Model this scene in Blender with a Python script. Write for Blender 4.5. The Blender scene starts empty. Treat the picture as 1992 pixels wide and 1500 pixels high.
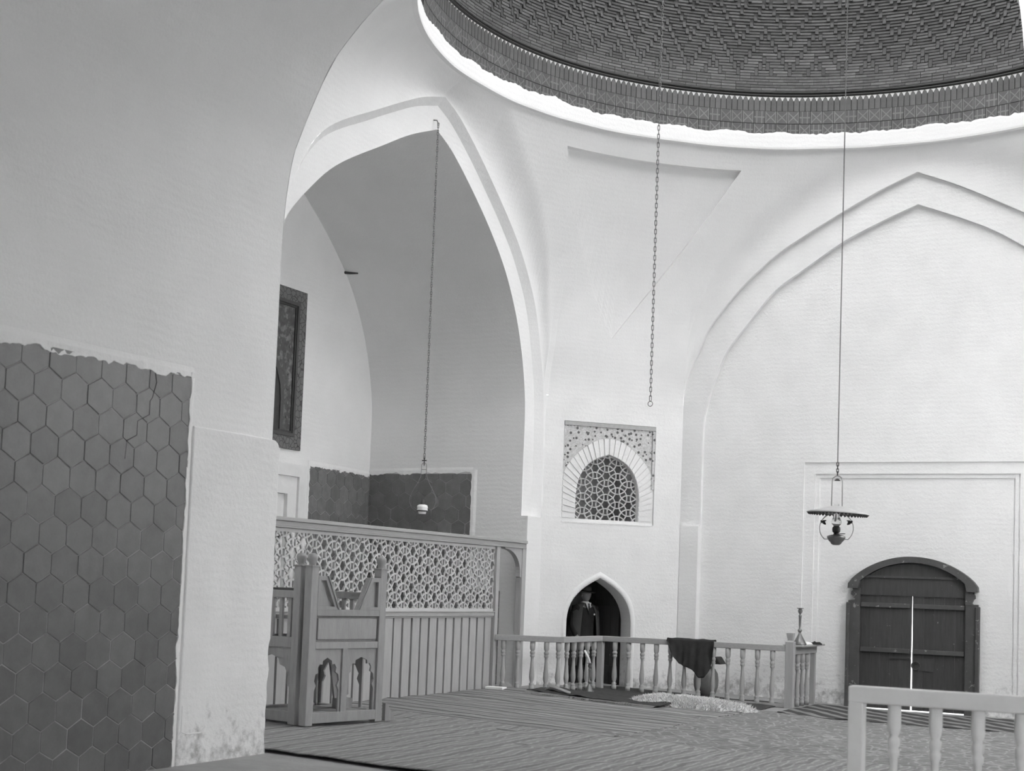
import bpy, bmesh, math, random
import numpy as np
from mathutils import Vector, Matrix, noise

RND = random.Random(11)
scene = bpy.context.scene
COL = scene.collection

# ------------------------------------------------------------------ camera
FPX, YAW, PITCH, ROLL, V0 = 2840.0, 0.4678, 0.0711, 0.0373, 936.0
cam_data = bpy.data.cameras.new('camera')
cam_data.sensor_width = 36.0
cam_data.lens = FPX / 1992.0 * 36.0
cam_data.shift_y = (V0 - 750.0) / 1992.0
cam_data.clip_end = 300.0
cam_data.dof.use_dof = True
cam_data.dof.focus_distance = 17.5
cam_data.dof.aperture_fstop = 3.2
cam = bpy.data.objects.new('camera', cam_data)
COL.objects.link(cam)
_F = Vector((-math.sin(YAW) * math.cos(PITCH), math.cos(YAW) * math.cos(PITCH), math.sin(PITCH)))
_R = Vector((math.cos(YAW), math.sin(YAW), 0.0))
_U = _R.cross(_F)
_R2 = _R * math.cos(ROLL) + _U * math.sin(ROLL)
_U2 = -_R * math.sin(ROLL) + _U * math.cos(ROLL)
_m = Matrix((_R2, _U2, -_F)).transposed().to_4x4()
_m.translation = Vector((0.0, 0.0, 1.5))
cam.matrix_world = _m
scene.camera = cam

# ------------------------------------------------------------------ light: overcast daylight through unseen openings in the dome and walls
world = bpy.data.worlds.new('world')
scene.world = world
world.use_nodes = True
_bg = world.node_tree.nodes['Background']
_bg.inputs['Color'].default_value = (1.0, 1.0, 1.0, 1.0)
_bg.inputs['Strength'].default_value = 5.0
scene.view_settings.view_transform = 'Standard'
scene.view_settings.look = 'None'
scene.view_settings.gamma = 1.0
scene.view_settings.use_curve_mapping = False
scene.view_settings.exposure = 1.0
scene.cycles.use_denoising = True
scene.cycles.max_bounces = 14
scene.cycles.diffuse_bounces = 10
scene.cycles.caustics_reflective = False
scene.cycles.caustics_refractive = False


# ------------------------------------------------------------------ helpers
class MB:
    """collects geometry; build() links it as one mesh object"""

    def __init__(s):
        s.v, s.f = [], []

    def add(s, vs, fs, M=None):
        o = len(s.v)
        if M is not None:
            vs = [tuple(M @ Vector(v)) for v in vs]
        s.v.extend([tuple(v) for v in vs])
        s.f.extend([tuple(i + o for i in f) for f in fs])
        return s

    def box(s, x0, x1, y0, y1, z0, z1, M=None):
        vs = [(x0, y0, z0), (x1, y0, z0), (x1, y1, z0), (x0, y1, z0), (x0, y0, z1), (x1, y0, z1), (x1, y1, z1), (x0, y1, z1)]
        return s.add(vs, [(0, 3, 2, 1), (4, 5, 6, 7), (0, 1, 5, 4), (1, 2, 6, 5), (2, 3, 7, 6), (3, 0, 4, 7)], M)

    def prism(s, poly, d0, d1, fn):
        """polygon (a,b) extruded from d0 to d1; fn(a,b,d) -> xyz"""
        n = len(poly)
        vs = [fn(a, b, d0) for a, b in poly] + [fn(a, b, d1) for a, b in poly]
        fs = [tuple(range(n - 1, -1, -1)), tuple(range(n, 2 * n))]
        fs += [(i, (i + 1) % n, n + (i + 1) % n, n + i) for i in range(n)]
        return s.add(vs, fs)

    def lathe(s, prof, n=16, M=None, wob=None):
        vs, fs = [], []
        for k, (r, z) in enumerate(prof):
            for i in range(n):
                a = 2 * math.pi * i / n
                rr = r * (wob(a, k) if wob else 1.0)
                vs.append((rr * math.cos(a), rr * math.sin(a), z))
        for k in range(len(prof) - 1):
            for i in range(n):
                j = (i + 1) % n
                fs.append((k * n + i, k * n + j, (k + 1) * n + j, (k + 1) * n + i))
        fs.append(tuple(range(n - 1, -1, -1)))
        fs.append(tuple(range((len(prof) - 1) * n, len(prof) * n)))
        return s.add(vs, fs, M)

    def tube(s, pts, r, n=8, closed=False):
        pts = [Vector(q) for q in pts]
        m = len(pts)
        vs, fs = [], []
        prev = None
        for k in range(m):
            if closed:
                t = pts[(k + 1) % m] - pts[k - 1]
            else:
                t = pts[min(k + 1, m - 1)] - pts[max(k - 1, 0)]
            t.normalize()
            if prev is None:
                prev = t.orthogonal().normalized()
            a = (prev - t * prev.dot(t)).normalized()
            prev = a
            b = t.cross(a)
            rr = r[k] if isinstance(r, (list, tuple)) else r
            for i in range(n):
                w = 2 * math.pi * i / n
                vs.append(tuple(pts[k] + a * (rr * math.cos(w)) + b * (rr * math.sin(w))))
        for k in range(m if closed else m - 1):
            k2 = (k + 1) % m
            for i in range(n):
                j = (i + 1) % n
                fs.append((k * n + i, k * n + j, k2 * n + j, k2 * n + i))
        if not closed:
            fs.append(tuple(range(n - 1, -1, -1)))
            fs.append(tuple(range((m - 1) * n, m * n)))
        return s.add(vs, fs)

    def quadstrip(s, A, B):
        """ribbon between two equally long polylines"""
        n = len(A)
        vs = [tuple(q) for q in A] + [tuple(q) for q in B]
        return s.add(vs, [(i, i + 1, n + i + 1, n + i) for i in range(n - 1)])

    def grid(s, rows):
        """rows: list of equally long point lists"""
        n = len(rows[0])
        vs = [tuple(q) for r in rows for q in r]
        fs = []
        for k in range(len(rows) - 1):
            for i in range(n - 1):
                fs.append((k * n + i, k * n + i + 1, (k + 1) * n + i + 1, (k + 1) * n + i))
        return s.add(vs, fs)

    def mesh(s, name, mat=None, smooth=False, fix=True):
        me = bpy.data.meshes.new(name)
        me.from_pydata(s.v, [], s.f)
        if fix:
            bm = bmesh.new()
            bm.from_mesh(me)
            bmesh.ops.recalc_face_normals(bm, faces=bm.faces)
            bm.to_mesh(me)
            bm.free()
        if smooth:
            me.polygons.foreach_set('use_smooth', [True] * len(me.polygons))
        if mat is not None:
            me.materials.append(mat)
        me.update()
        return me

    def build(s, name, mat=None, parent=None, smooth=False, fix=True):
        return link(name, s.mesh(name, mat, smooth, fix), parent)


def link(name, me, parent=None, M=None):
    o = bpy.data.objects.new(name, me)
    COL.objects.link(o)
    if parent is not None:
        o.parent = parent
    if M is not None:
        o.matrix_local = M
    return o


def tag(o, label=None, cat=None, group=None, kind=None):
    if label:
        o['label'] = label
    if cat:
        o['category'] = cat
    if group:
        o['group'] = group
    if kind:
        o['kind'] = kind
    return o


def thing(name, loc, rz, label, cat, group=None):
    o = bpy.data.objects.new(name, None)
    COL.objects.link(o)
    o.location = loc
    o.rotation_euler = (0, 0, rz)
    return tag(o, label, cat, group)


def T(x, y, z):
    return Matrix.Translation((x, y, z))


def bevel(o, w, seg=2):
    m = o.modifiers.new('bevel', 'BEVEL')
    m.width = w
    m.segments = seg
    m.limit_method = 'ANGLE'
    m.angle_limit = math.radians(40)
    return o


# ------------------------------------------------------------------ materials (all neutral greys)
def material(name, base, rough=0.8, var=0.12, scale=4.0, detail=6.0, rand=0.0, bump=0.0, bscale=60.0, stretch=None,
             spec=0.3, metal=0.0, fine=0.0, fscale=120.0, courses=0.0, island=0.0):
    m = bpy.data.materials.new(name)
    m.use_nodes = True
    nt = m.node_tree
    N, L = nt.nodes, nt.links
    b = N['Principled BSDF']
    b.inputs['Roughness'].default_value = rough
    b.inputs['Specular IOR Level'].default_value = spec
    b.inputs['Metallic'].default_value = metal
    tc = N.new('ShaderNodeTexCoord')
    mp = N.new('ShaderNodeMapping')
    L.new(tc.outputs['Object'], mp.inputs['Vector'])
    if stretch:
        mp.inputs['Scale'].default_value = stretch
    vec = mp.outputs['Vector']

    def val(v):
        n = N.new('ShaderNodeValue')
        n.outputs[0].default_value = v
        return n.outputs[0]

    def math_(op, a, c):
        n = N.new('ShaderNodeMath')
        n.operation = op
        for i, q in enumerate((a, c)):
            if isinstance(q, (int, float)):
                n.inputs[i].default_value = q
            else:
                L.new(q, n.inputs[i])
        return n.outputs[0]

    def noise_(sc, det=6.0, rg=0.6):
        n = N.new('ShaderNodeTexNoise')
        n.inputs['Scale'].default_value = sc
        n.inputs['Detail'].default_value = det
        n.inputs['Roughness'].default_value = rg
        L.new(vec, n.inputs['Vector'])
        return n.outputs['Fac']

    f = val(base)
    if var:
        q = math_('MULTIPLY', math_('SUBTRACT', noise_(scale, detail), 0.5), 4 * var)
        f = math_('MULTIPLY', f, math_('ADD', q, 1.0))
    if fine:
        q = math_('MULTIPLY', math_('SUBTRACT', noise_(fscale, 3.0), 0.5), 4 * fine)
        f = math_('MULTIPLY', f, math_('ADD', q, 1.0))
    if rand:
        oi = N.new('ShaderNodeObjectInfo')
        q = math_('MULTIPLY', math_('SUBTRACT', oi.outputs['Random'], 0.5), 2 * rand)
        f = math_('MULTIPLY', f, math_('ADD', q, 1.0))
    if island:
        ge = N.new('ShaderNodeNewGeometry')
        q = math_('MULTIPLY', math_('SUBTRACT', ge.outputs['Random Per Island'], 0.5), 2 * island)
        f = math_('MULTIPLY', f, math_('ADD', q, 1.0))
    comb = N.new('ShaderNodeCombineColor')
    for i in range(3):
        L.new(f, comb.inputs[i])
    L.new(comb.outputs[0], b.inputs['Base Color'])
    h = None
    if bump:
        h = math_('MULTIPLY', noise_(bscale, 5.0), bump)
    if courses:
        w = N.new('ShaderNodeTexWave')
        w.wave_type = 'BANDS'
        w.bands_direction = 'Z'
        w.inputs['Scale'].default_value = 4.6
        w.inputs['Distortion'].default_value = 5.0
        w.inputs['Detail'].default_value = 3.0
        w.inputs['Detail Scale'].default_value = 0.7
        L.new(tc.outputs['Object'], w.inputs['Vector'])
        c = math_('MULTIPLY', math_('MULTIPLY', w.outputs['Fac'], noise_(1.3, 3.0)), courses)
        h = c if h is None else math_('ADD', h, c)
    if h is not None:
        bp = N.new('ShaderNodeBump')
        bp.inputs['Strength'].default_value = 1.0
        bp.inputs['Distance'].default_value = 0.01
        L.new(h, bp.inputs['Height'])
        L.new(bp.outputs['Normal'], b.inputs['Normal'])
    m['fac_node'] = comb.name
    return m


def add_mask(m, mask_builder, dark):
    """multiply the colour of material m towards `dark` by a mask socket built by mask_builder(N, L, tc)"""
    nt = m.node_tree
    N, L = nt.nodes, nt.links
    comb = N[m['fac_node']]
    src = comb.inputs[0].links[0].from_socket
    tc = [n for n in N if n.bl_idname == 'ShaderNodeTexCoord'][0]
    mask = mask_builder(N, L, tc)
    a = N.new('ShaderNodeMapRange')
    a.inputs['To Min'].default_value = 1.0
    a.inputs['To Max'].default_value = dark
    L.new(mask, a.inputs['Value'])
    q = N.new('ShaderNodeMath')
    q.operation = 'MULTIPLY'
    L.new(src, q.inputs[0])
    L.new(a.outputs[0], q.inputs[1])
    for i in range(3):
        L.new(q.outputs[0], comb.inputs[i])
    return m


def M1(N, L, op, a, b=0.0, c=None):
    n = N.new('ShaderNodeMath')
    n.operation = op
    for i, q in enumerate((a, b) if c is None else (a, b, c)):
        if isinstance(q, (int, float)):
            n.inputs[i].default_value = q
        else:
            L.new(q, n.inputs[i])
    return n.outputs[0]


def wave_mask(axis, scale, dist=0.6, lo=0.55, hi=0.65, det=2.0):
    def f(N, L, tc):
        w = N.new('ShaderNodeTexWave')
        w.bands_direction = axis
        w.inputs['Scale'].default_value = scale
        w.inputs['Distortion'].default_value = dist
        w.inputs['Detail'].default_value = det
        L.new(tc.outputs['Object'], w.inputs['Vector'])
        r = N.new('ShaderNodeMapRange')
        r.inputs['From Min'].default_value = lo
        r.inputs['From Max'].default_value = hi
        L.new(w.outputs['Fac'], r.inputs['Value'])
        return r.outputs[0]
    return f


def noise_mask(scale, lo, hi, det=6.0, zlo=None, zhi=None):
    def f(N, L, tc):
        n = N.new('ShaderNodeTexNoise')
        n.inputs['Scale'].default_value = scale
        n.inputs['Detail'].default_value = det
        n.inputs['Roughness'].default_value = 0.7
        L.new(tc.outputs['Object'], n.inputs['Vector'])
        v = n.outputs['Fac']
        if zlo is not None:
            sp = N.new('ShaderNodeSeparateXYZ')
            L.new(tc.outputs['Object'], sp.inputs[0])
            z = N.new('ShaderNodeMapRange')
            z.inputs['From Min'].default_value = zlo
            z.inputs['From Max'].default_value = zhi
            z.inputs['To Min'].default_value = 0.12
            z.inputs['To Max'].default_value = -0.25
            L.new(sp.outputs['Z'], z.inputs['Value'])
            v = M1(N, L, 'ADD', v, z.outputs[0])
        r = N.new('ShaderNodeMapRange')
        r.inputs['From Min'].default_value = lo
        r.inputs['From Max'].default_value = hi
        L.new(v, r.inputs['Value'])
        return r.outputs[0]
    return f


def voronoi_mask(scale, lo, hi, feature='F1'):
    def f(N, L, tc):
        n = N.new('ShaderNodeTexVoronoi')
        n.feature = feature
        n.inputs['Scale'].default_value = scale
        L.new(tc.outputs['Object'], n.inputs['Vector'])
        r = N.new('ShaderNodeMapRange')
        r.inputs['From Min'].default_value = lo
        r.inputs['From Max'].default_value = hi
        L.new(n.outputs['Distance'], r.inputs['Value'])
        return r.outputs[0]
    return f


MAT = {}
MAT['plaster'] = material('whitewashed_plaster', 0.80, 0.95, 0.035, 1.7, rand=0, bump=0.35, bscale=38, spec=0.1, fine=0.03, fscale=90, courses=0.12)
MAT['plaster_low'] = material('stained_plaster', 0.80, 0.95, 0.05, 2.2, bump=0.5, bscale=34, spec=0.1, fine=0.03, fscale=90, courses=0.12)
add_mask(MAT['plaster_low'], noise_mask(9.0, 0.54, 0.74, det=9.0, zlo=0.15, zhi=0.85), 0.52)
MAT['plaster_rough'] = material('rough_plaster_edge', 0.72, 0.95, 0.14, 14, bump=1.6, bscale=40, spec=0.1)
MAT['grout'] = material('tile_mortar', 0.42, 0.95, 0.25, 9, bump=0.8, bscale=90, spec=0.1)
MAT['tile'] = material('dark_glazed_tile', 0.130, 0.42, 0.16, 9, rand=0.12, bump=0.12, bscale=30, spec=0.45, fine=0.06, fscale=60)
MAT['tile_recess'] = material('worn_glazed_tile', 0.165, 0.5, 0.2, 9, rand=0.14, bump=0.2, bscale=30, spec=0.4, fine=0.08, fscale=60)
MAT['band'] = material('painted_band_tile', 0.09, 0.5, 0.12, 20, rand=0.15, bump=0.1, bscale=50, spec=0.4)
MAT['brick'] = material('dome_brick', 0.13, 0.85, 0.15, 18, rand=0.25, island=0.25, bump=0.6, bscale=60, spec=0.15)
MAT['brick_dark'] = material('glazed_dome_brick', 0.034, 0.4, 0.15, 18, rand=0.25, bump=0.2, bscale=60, spec=0.4)
MAT['mortar_dark'] = material('dome_mortar', 0.085, 0.95, 0.15, 20, spec=0.1)
MAT['wood'] = material('pale_wood', 0.42, 0.65, 0.09, 5, rand=0.05, bump=0.2, bscale=30, stretch=(9, 9, 0.8), spec=0.25)
MAT['wood_lat'] = material('carved_lattice_wood', 0.52, 0.7, 0.08, 5, bump=0.2, bscale=30, spec=0.2)
MAT['wood_h'] = material('pale_wood_rail', 0.40, 0.65, 0.10, 5, rand=0.05, bump=0.2, bscale=30, stretch=(6, 1.0, 9), spec=0.25)
MAT['wood_groove'] = material('shadowed_batten_wood', 0.22, 0.7, 0.1, 5, stretch=(9, 9, 0.8))  # darker than the boards: shade of the gaps put into the colour
MAT['pulpit'] = material('worn_pulpit_wood', 0.32, 0.6, 0.13, 4, rand=0.08, bump=0.3, bscale=26, stretch=(5, 5, 1.0), spec=0.3)
MAT['door'] = material('dark_painted_planks', 0.066, 0.6, 0.2, 5, rand=0.14, bump=0.5, bscale=26, stretch=(7, 7, 0.7), spec=0.3)
add_mask(MAT['door'], noise_mask(16.0, 0.67, 0.70), 3.5)
MAT['door_trim'] = material('dark_door_trim', 0.085, 0.6, 0.18, 5, rand=0.1, bump=0.4, bscale=26, spec=0.3)
add_mask(MAT['door_trim'], noise_mask(11.0, 0.62, 0.65), 3.2)
MAT['iron'] = material('dark_iron', 0.05, 0.5, 0.1, 20, spec=0.5)
MAT['chain'] = material('grey_chain_iron', 0.24, 0.5, 0.15, 40, spec=0.5)
MAT['brass'] = material('tarnished_brass', 0.22, 0.35, 0.1, 20, metal=0.7)
MAT['enamel'] = material('grey_enamel', 0.42, 0.35, 0.12, 12, spec=0.5)
MAT['porcelain'] = material('white_porcelain', 0.85, 0.2, 0.02, 10, spec=0.5)
MAT['wax'] = material('white_wax', 0.85, 0.5, 0.02, 10)
MAT['cloth_black'] = material('black_cloth', 0.05, 0.95, 0.15, 12, bump=0.3, bscale=80, spec=0.05)
MAT['cloth_coat'] = material('dark_overcoat_cloth', 0.085, 0.95, 0.1, 12, bump=0.3, bscale=80, spec=0.05)
MAT['cloth_suit'] = material('black_suit_cloth', 0.035, 0.95, 0.1, 12, bump=0.3, bscale=80, spec=0.05)
MAT['cloth_white'] = material('white_shirt_cloth', 0.8, 0.9, 0.05, 12)
MAT['felt'] = material('grey_felt', 0.10, 0.9, 0.1, 12)
MAT['skin'] = material('skin', 0.30, 0.6, 0.06, 20, spec=0.3)
MAT['clay'] = material('earthenware', 0.26, 0.6, 0.15, 6, bump=0.3, bscale=20, spec=0.3)
MAT['fleece'] = material('white_fleece', 0.72, 0.95, 0.16, 18, bump=1.0, bscale=60, spec=0.05)
MAT['paper'] = material('white_paper', 0.85, 0.9, 0.03, 10)
MAT['stone'] = material('stone_floor', 0.30, 0.9, 0.15, 3, bump=0.5, bscale=20, spec=0.1)
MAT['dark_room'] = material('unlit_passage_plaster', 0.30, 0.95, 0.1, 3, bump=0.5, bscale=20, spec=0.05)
MAT['glass_dark'] = material('dark_bottle_glass', 0.05, 0.15, 0.05, 8, spec=0.6)
MAT['mosaic'] = material('pale_mosaic_panel', 0.55, 0.7, 0.25, 30, bump=0.4, bscale=80, spec=0.3, fine=0.25, fscale=70)
add_mask(MAT['mosaic'], voronoi_mask(17.0, 0.36, 0.30), 0.2)
MAT['panel_border'] = material('tile_border_strip', 0.16, 0.5, 0.1, 20, spec=0.4)
add_mask(MAT['panel_border'], voronoi_mask(13.0, 0.07, 0.03, 'DISTANCE_TO_EDGE'), 0.3)
MAT['panel_field'] = material('tile_panel_field', 0.085, 0.5, 0.3, 12, spec=0.4, fine=0.2, fscale=30)
add_mask(MAT['panel_field'], noise_mask(9.0, 0.50, 0.58), 2.2)
MAT['panel_dark'] = material('tile_panel_dark', 0.05, 0.45, 0.25, 10, spec=0.4)
MAT['white_paint'] = material('white_paint', 0.76, 0.6, 0.05, 8, spec=0.3)

# patterned tiles of the dome band: crossed diagonals inside a frame, painted on the tile itself
def pattern_tile(name, kind):
    m = material(name, 0.085, 0.5, 0.12, 25, rand=0.12, spec=0.4)

    def f(N, L, tc):
        sp = N.new('ShaderNodeSeparateXYZ')
        L.new(tc.outputs['Object'], sp.inputs[0])
        x = M1(N, L, 'ABSOLUTE', sp.outputs['X'])
        z = M1(N, L, 'ABSOLUTE', sp.outputs['Z'])
        if kind == 'cross':
            d = M1(N, L, 'ABSOLUTE', M1(N, L, 'SUBTRACT', x, z))
            a = M1(N, L, 'LESS_THAN', d, 0.010)
            b = M1(N, L, 'GREATER_THAN', x, 0.062)
            return M1(N, L, 'MAXIMUM', a, b)
        a = M1(N, L, 'LESS_THAN', M1(N, L, 'ABSOLUTE', M1(N, L, 'SUBTRACT', x, 0.035)), 0.008)
        b = M1(N, L, 'LESS_THAN', z, 0.010)
        return M1(N, L, 'MAXIMUM', a, b)
    return add_mask(m, f, 1.9)


MAT['band_cross'] = pattern_tile('cross_pattern_tile', 'cross')
MAT['band_bar'] = pattern_tile('bar_pattern_tile', 'bar')

# rugs
MAT['rug_a'] = material('kilim_thin_stripes', 0.27, 0.95, 0.10, 3, bump=1.0, bscale=70, spec=0.05, stretch=(0.6, 5, 1))
add_mask(MAT['rug_a'], wave_mask('Y', 2.6, 3.5, 0.70, 0.88, 4.0), 1.7)
add_mask(MAT['rug_a'], wave_mask('Y', 1.1, 4.0, 0.70, 0.9, 4.0), 0.62)
MAT['rug_b'] = material('kilim_fine_weave', 0.30, 0.95, 0.10, 3, bump=1.0, bscale=70, spec=0.05, stretch=(5, 0.6, 1))
add_mask(MAT['rug_b'], wave_mask('X', 4.0, 6.0, 0.72, 0.9, 4.0), 1.35)
add_mask(MAT['rug_b'], wave_mask('X', 1.7, 5.0, 0.70, 0.9, 4.0), 0.78)
MAT['rug_c'] = material('patterned_carpet', 0.20, 0.95, 0.25, 7, bump=1.0, bscale=70, spec=0.05)
add_mask(MAT['rug_c'], voronoi_mask(7.0, 0.08, 0.03, 'DISTANCE_TO_EDGE'), 1.5)
MAT['rug_d'] = material('bold_striped_runner', 0.075, 0.95, 0.15, 7, bump=1.0, bscale=70, spec=0.05)
add_mask(MAT['rug_d'], wave_mask('DIAGONAL', 1.5, 0.3, 0.6, 0.7), 3.2)
MAT['rug_dark'] = material('dark_pile_rug', 0.075, 0.95, 0.2, 14, bump=1.5, bscale=60, spec=0.05)
MAT['rug_under'] = material('rug_backing', 0.30, 0.95, 0.15, 10, bump=0.6, bscale=60, spec=0.05)

# clear glass of the oil lamp
gl = bpy.data.materials.new('clear_lamp_glass')
gl.use_nodes = True
_b = gl.node_tree.nodes['Principled BSDF']
_b.inputs['Transmission Weight'].default_value = 1.0
_b.inputs['Roughness'].default_value = 0.03
_b.inputs['IOR'].default_value = 1.45
_b.inputs['Base Color'].default_value = (0.9, 0.9, 0.9, 1)
MAT['glass'] = gl

# ------------------------------------------------------------------ plan of the hall (metres)
AX, AY = -4.05, 15.30          # axis of the dome
X0, YF = -8.85, 20.0           # face of the left wall, face of the back wall
RC, ZC, ZS = 4.55, 7.70, 4.2   # moulding ring; springing of the pendentives
XR = 0.75                      # face of the right wall
LO = [(3.15, 2.46), (3.15, 3.4), (3.12, 4.0), (3.06, 4.4), (2.95, 4.8), (2.82, 5.2), (2.64, 5.55), (2.283, 6.0), (1.868, 6.368), (1.352, 6.744), (.914, 7.04), (.386, 7.343), (0, 7.48)]
LI = [(2.74, 2.46), (2.74, 3.4), (2.735, 3.92), (2.70, 4.2), (2.59, 4.64), (2.36, 5.18), (1.98, 5.73), (1.468, 6.206), (.911, 6.609), (.407, 6.917), (0, 7.08)]
LOL = [(3.5, 2.46), (3.5, 4.0), (3.42, 4.6), (3.25, 5.2), (3.0, 5.75), (2.71, 6.158), (2.33, 6.447), (1.635, 6.79), (.93, 7.13), (.5, 7.32), (0, 7.48)]
LIL = [(3.3, 2.46), (3.3, 4.2), (3.22, 4.7), (3.12, 5.08), (2.96, 5.33), (2.71, 5.58), (2.34, 5.9), (1.95, 6.15), (1.27, 6.5), (.64, 6.82), (0, 7.08)]
RO = [(3.36, 2.45), (3.376, 3.85), (3.344, 4.24), (3.252, 4.613), (3.123, 4.933), (2.954, 5.316), (2.694, 5.646), (2.395, 5.974), (1.971, 6.336), (1.544, 6.602), (1.008, 6.898), (.519, 7.147), (0, 7.366)]
RI = [(3.02, 2.45), (3.015, 3.86), (2.978, 4.136), (2.875, 4.533), (2.69, 4.985), (2.41, 5.349), (1.99, 5.843), (1.56, 6.137), (1.024, 6.483), (.533, 6.716), (0, 6.933)]


NA = [(-7.03, 4.25), (-7.025, 4.40), (-7.01, 4.60), (-6.985, 4.80), (-6.945, 4.98), (-6.86, 5.18), (-6.75, 5.42), (-6.56, 5.74), (-6.12, 6.15), (-5.45, 6.58), (-4.75, 6.95), (-4.05, 7.25)]


def smooth_half(pts, n=48):
    """Catmull-Rom through a half arch (springing to apex), n+1 points evenly spread"""
    P = np.array(pts, float)
    P = np.vstack([2 * P[0] - P[1], P, 2 * P[-1] - P[-2]])
    out = []
    for i in range(1, len(P) - 2):
        for t in np.linspace(0, 1, 12, endpoint=False):
            a, b, c, d = P[i - 1], P[i], P[i + 1], P[i + 2]
            out.append(0.5 * ((2 * b) + (-a + c) * t + (2 * a - 5 * b + 4 * c - d) * t * t + (-a + 3 * b - 3 * c + d) * t ** 3))
    out.append(P[-2])
    out = np.array(out)
    s = np.r_[0, np.cumsum(np.hypot(*np.diff(out, axis=0).T))]
    q = np.linspace(0, s[-1], n + 1)
    return np.c_[np.interp(q, s, out[:, 0]), np.interp(q, s, out[:, 1])]


def full_arch(pts, n=48, left=None):
    """(d, z) from the -d springing over the apex to the +d springing"""
    h = smooth_half(pts, n)
    g = h if left is None else smooth_half(left, n)
    return [(-d, z) for d, z in g] + [(d, z) for d, z in h[::-1]][1:]


def arch_z(pts, n=80, left=None):
    def tab(p):
        h = smooth_half(p, n)
        d = h[::-1, 0]
        return np.maximum.accumulate(d + np.arange(len(d)) * 1e-7), h[::-1, 1]
    A_ = tab(pts)
    B_ = A_ if left is None else tab(left)
    return lambda x: float(np.interp(abs(x), *(A_ if x >= 0 else B_)))


zNA = arch_z([(AX - x, z) for x, z in NA])
zLO, zRO, zLI, zRI = arch_z(LO, left=LOL), arch_z(RO), arch_z(LI, left=LIL), arch_z(RI)


def strips(mb, cols, place, vstep=None):
    """cols: list of (s, [(lo, hi), ...]); neighbours with as many intervals are joined. place(s, z) -> xyz"""
    for (s0, I0), (s1, I1) in zip(cols[:-1], cols[1:]):
        if len(I0) != len(I1) or s1 - s0 < 1e-9:
            continue
        for (a0, b0), (a1, b1) in zip(I0, I1):
            if b0 - a0 < 1e-5 and b1 - a1 < 1e-5:
                continue
            k = 1 if not vstep else max(1, int(math.ceil(max(b0 - a0, b1 - a1) / vstep)))
            L_ = [place(s0, a0 + (b0 - a0) * i / k) for i in range(k + 1)]
            R_ = [place(s1, a1 + (b1 - a1) * i / k) for i in range(k + 1)]
            mb.quadstrip(L_, R_)


# ------------------------------------------------------------------ floor
def zf(x, y=0.0):
    """the floor rises gently towards the screen"""
    return float(np.interp(x, [-8.6, -5.2, -4.5], [0.13, 0.03, 0.0]))


mb = MB()
xs = [-14, -11.5, -8.6, -7.5, -6.4, -5.2, -4.5, -2, 0, 3, 30]
ys = [-14, -2, 4, 9, 14, 18, 21, 40]
mb.grid([[(x, y, zf(x)) for x in xs] for y in ys])
floor = tag(mb.build('floor', MAT['stone']), 'grey floor of the hall under the rugs', 'floor', kind='structure')


# ------------------------------------------------------------------ upper walls: pendentives between arches and dome ring
def wall_hit(phi):
    """(r, zb): distance from the dome axis to the lower wall in direction phi, and where the pendentive starts there"""
    c, s = math.cos(phi), math.sin(phi)
    o = []
    if c < 0:
        o.append(((X0 - AX) / c, 'L'))
    if c > 0:
        o.append(((XR - AX) / c, 'R'))
    if s > 0:
        o.append(((YF - AY) / s, 'B'))
    if s < 0:
        o.append(((9.605 - AY) / s, 'N'))
    if s - c > 0:
        o.append(((27.35 - (AY - AX)) / (s - c), 'C'))
    if s + c > 0:
        o.append(((19.25 - (AY + AX)) / (s + c), 'C'))          # right back corner
    r, k = min(o)
    KS = 0.40
    rs = r - KS * math.log(sum(math.exp(-(q - r) / KS) for q, _ in o if q < r + 3))
    x, y = AX + r * c, AY + r * s
    if k in 'LR':
        zb = max(zLO(y - AY), ZS)
    elif k == 'B':
        zb = max(zRO(x - AX), ZS)
    elif k == 'N':
        zb = max(zNA(x - AX), ZS) if abs(x - AX) < 2.98 else ZS
    else:
        zb = ZS
    return r, zb, rs


def smooth01(t):
    t = min(max(t, 0.0), 1.0)
    return t * t * (3 - 2 * t)


def pend(phi, z, push=0.0):
    """spherical pendentive blended into the flat walls"""
    r, zb, rs = wall_hit(phi)
    t = min(max((z - ZS) / (ZC - ZS), 0.0), 1.0)
    sph = RC + (5.80 - RC) * (1 - t ** 1.5)
    k = 0.16 * (1 - t) + 0.012
    m = min(r, sph) - k * math.log(1 + math.exp(-abs(r - sph) / k))
    q = r + (m - r) * smooth01((z - zb) / min(0.8, ZC - zb))
    to = min(max((z - zb) / (ZC - zb), 0.0), 1.0)
    wn = smooth01((-math.sin(phi) - .05) / .35)          # near half: plain blend
    q = q + (r + (RC - r) * to ** 3.2 - q) * wn
    return (AX + (q + push) * math.cos(phi), AY + (q + push) * math.sin(phi), z)


PHI_A, PHI_B, PHI_C, ZT, ZA = 2.6533, 2.0861, 2.3936, 7.435, 5.062


def tri_low(phi):
    if phi >= PHI_C:
        return ZA + (ZT - ZA) * (phi - PHI_C) / (PHI_A - PHI_C)
    return ZA + (ZT - ZA) * (PHI_C - phi) / (PHI_C - PHI_B)


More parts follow.
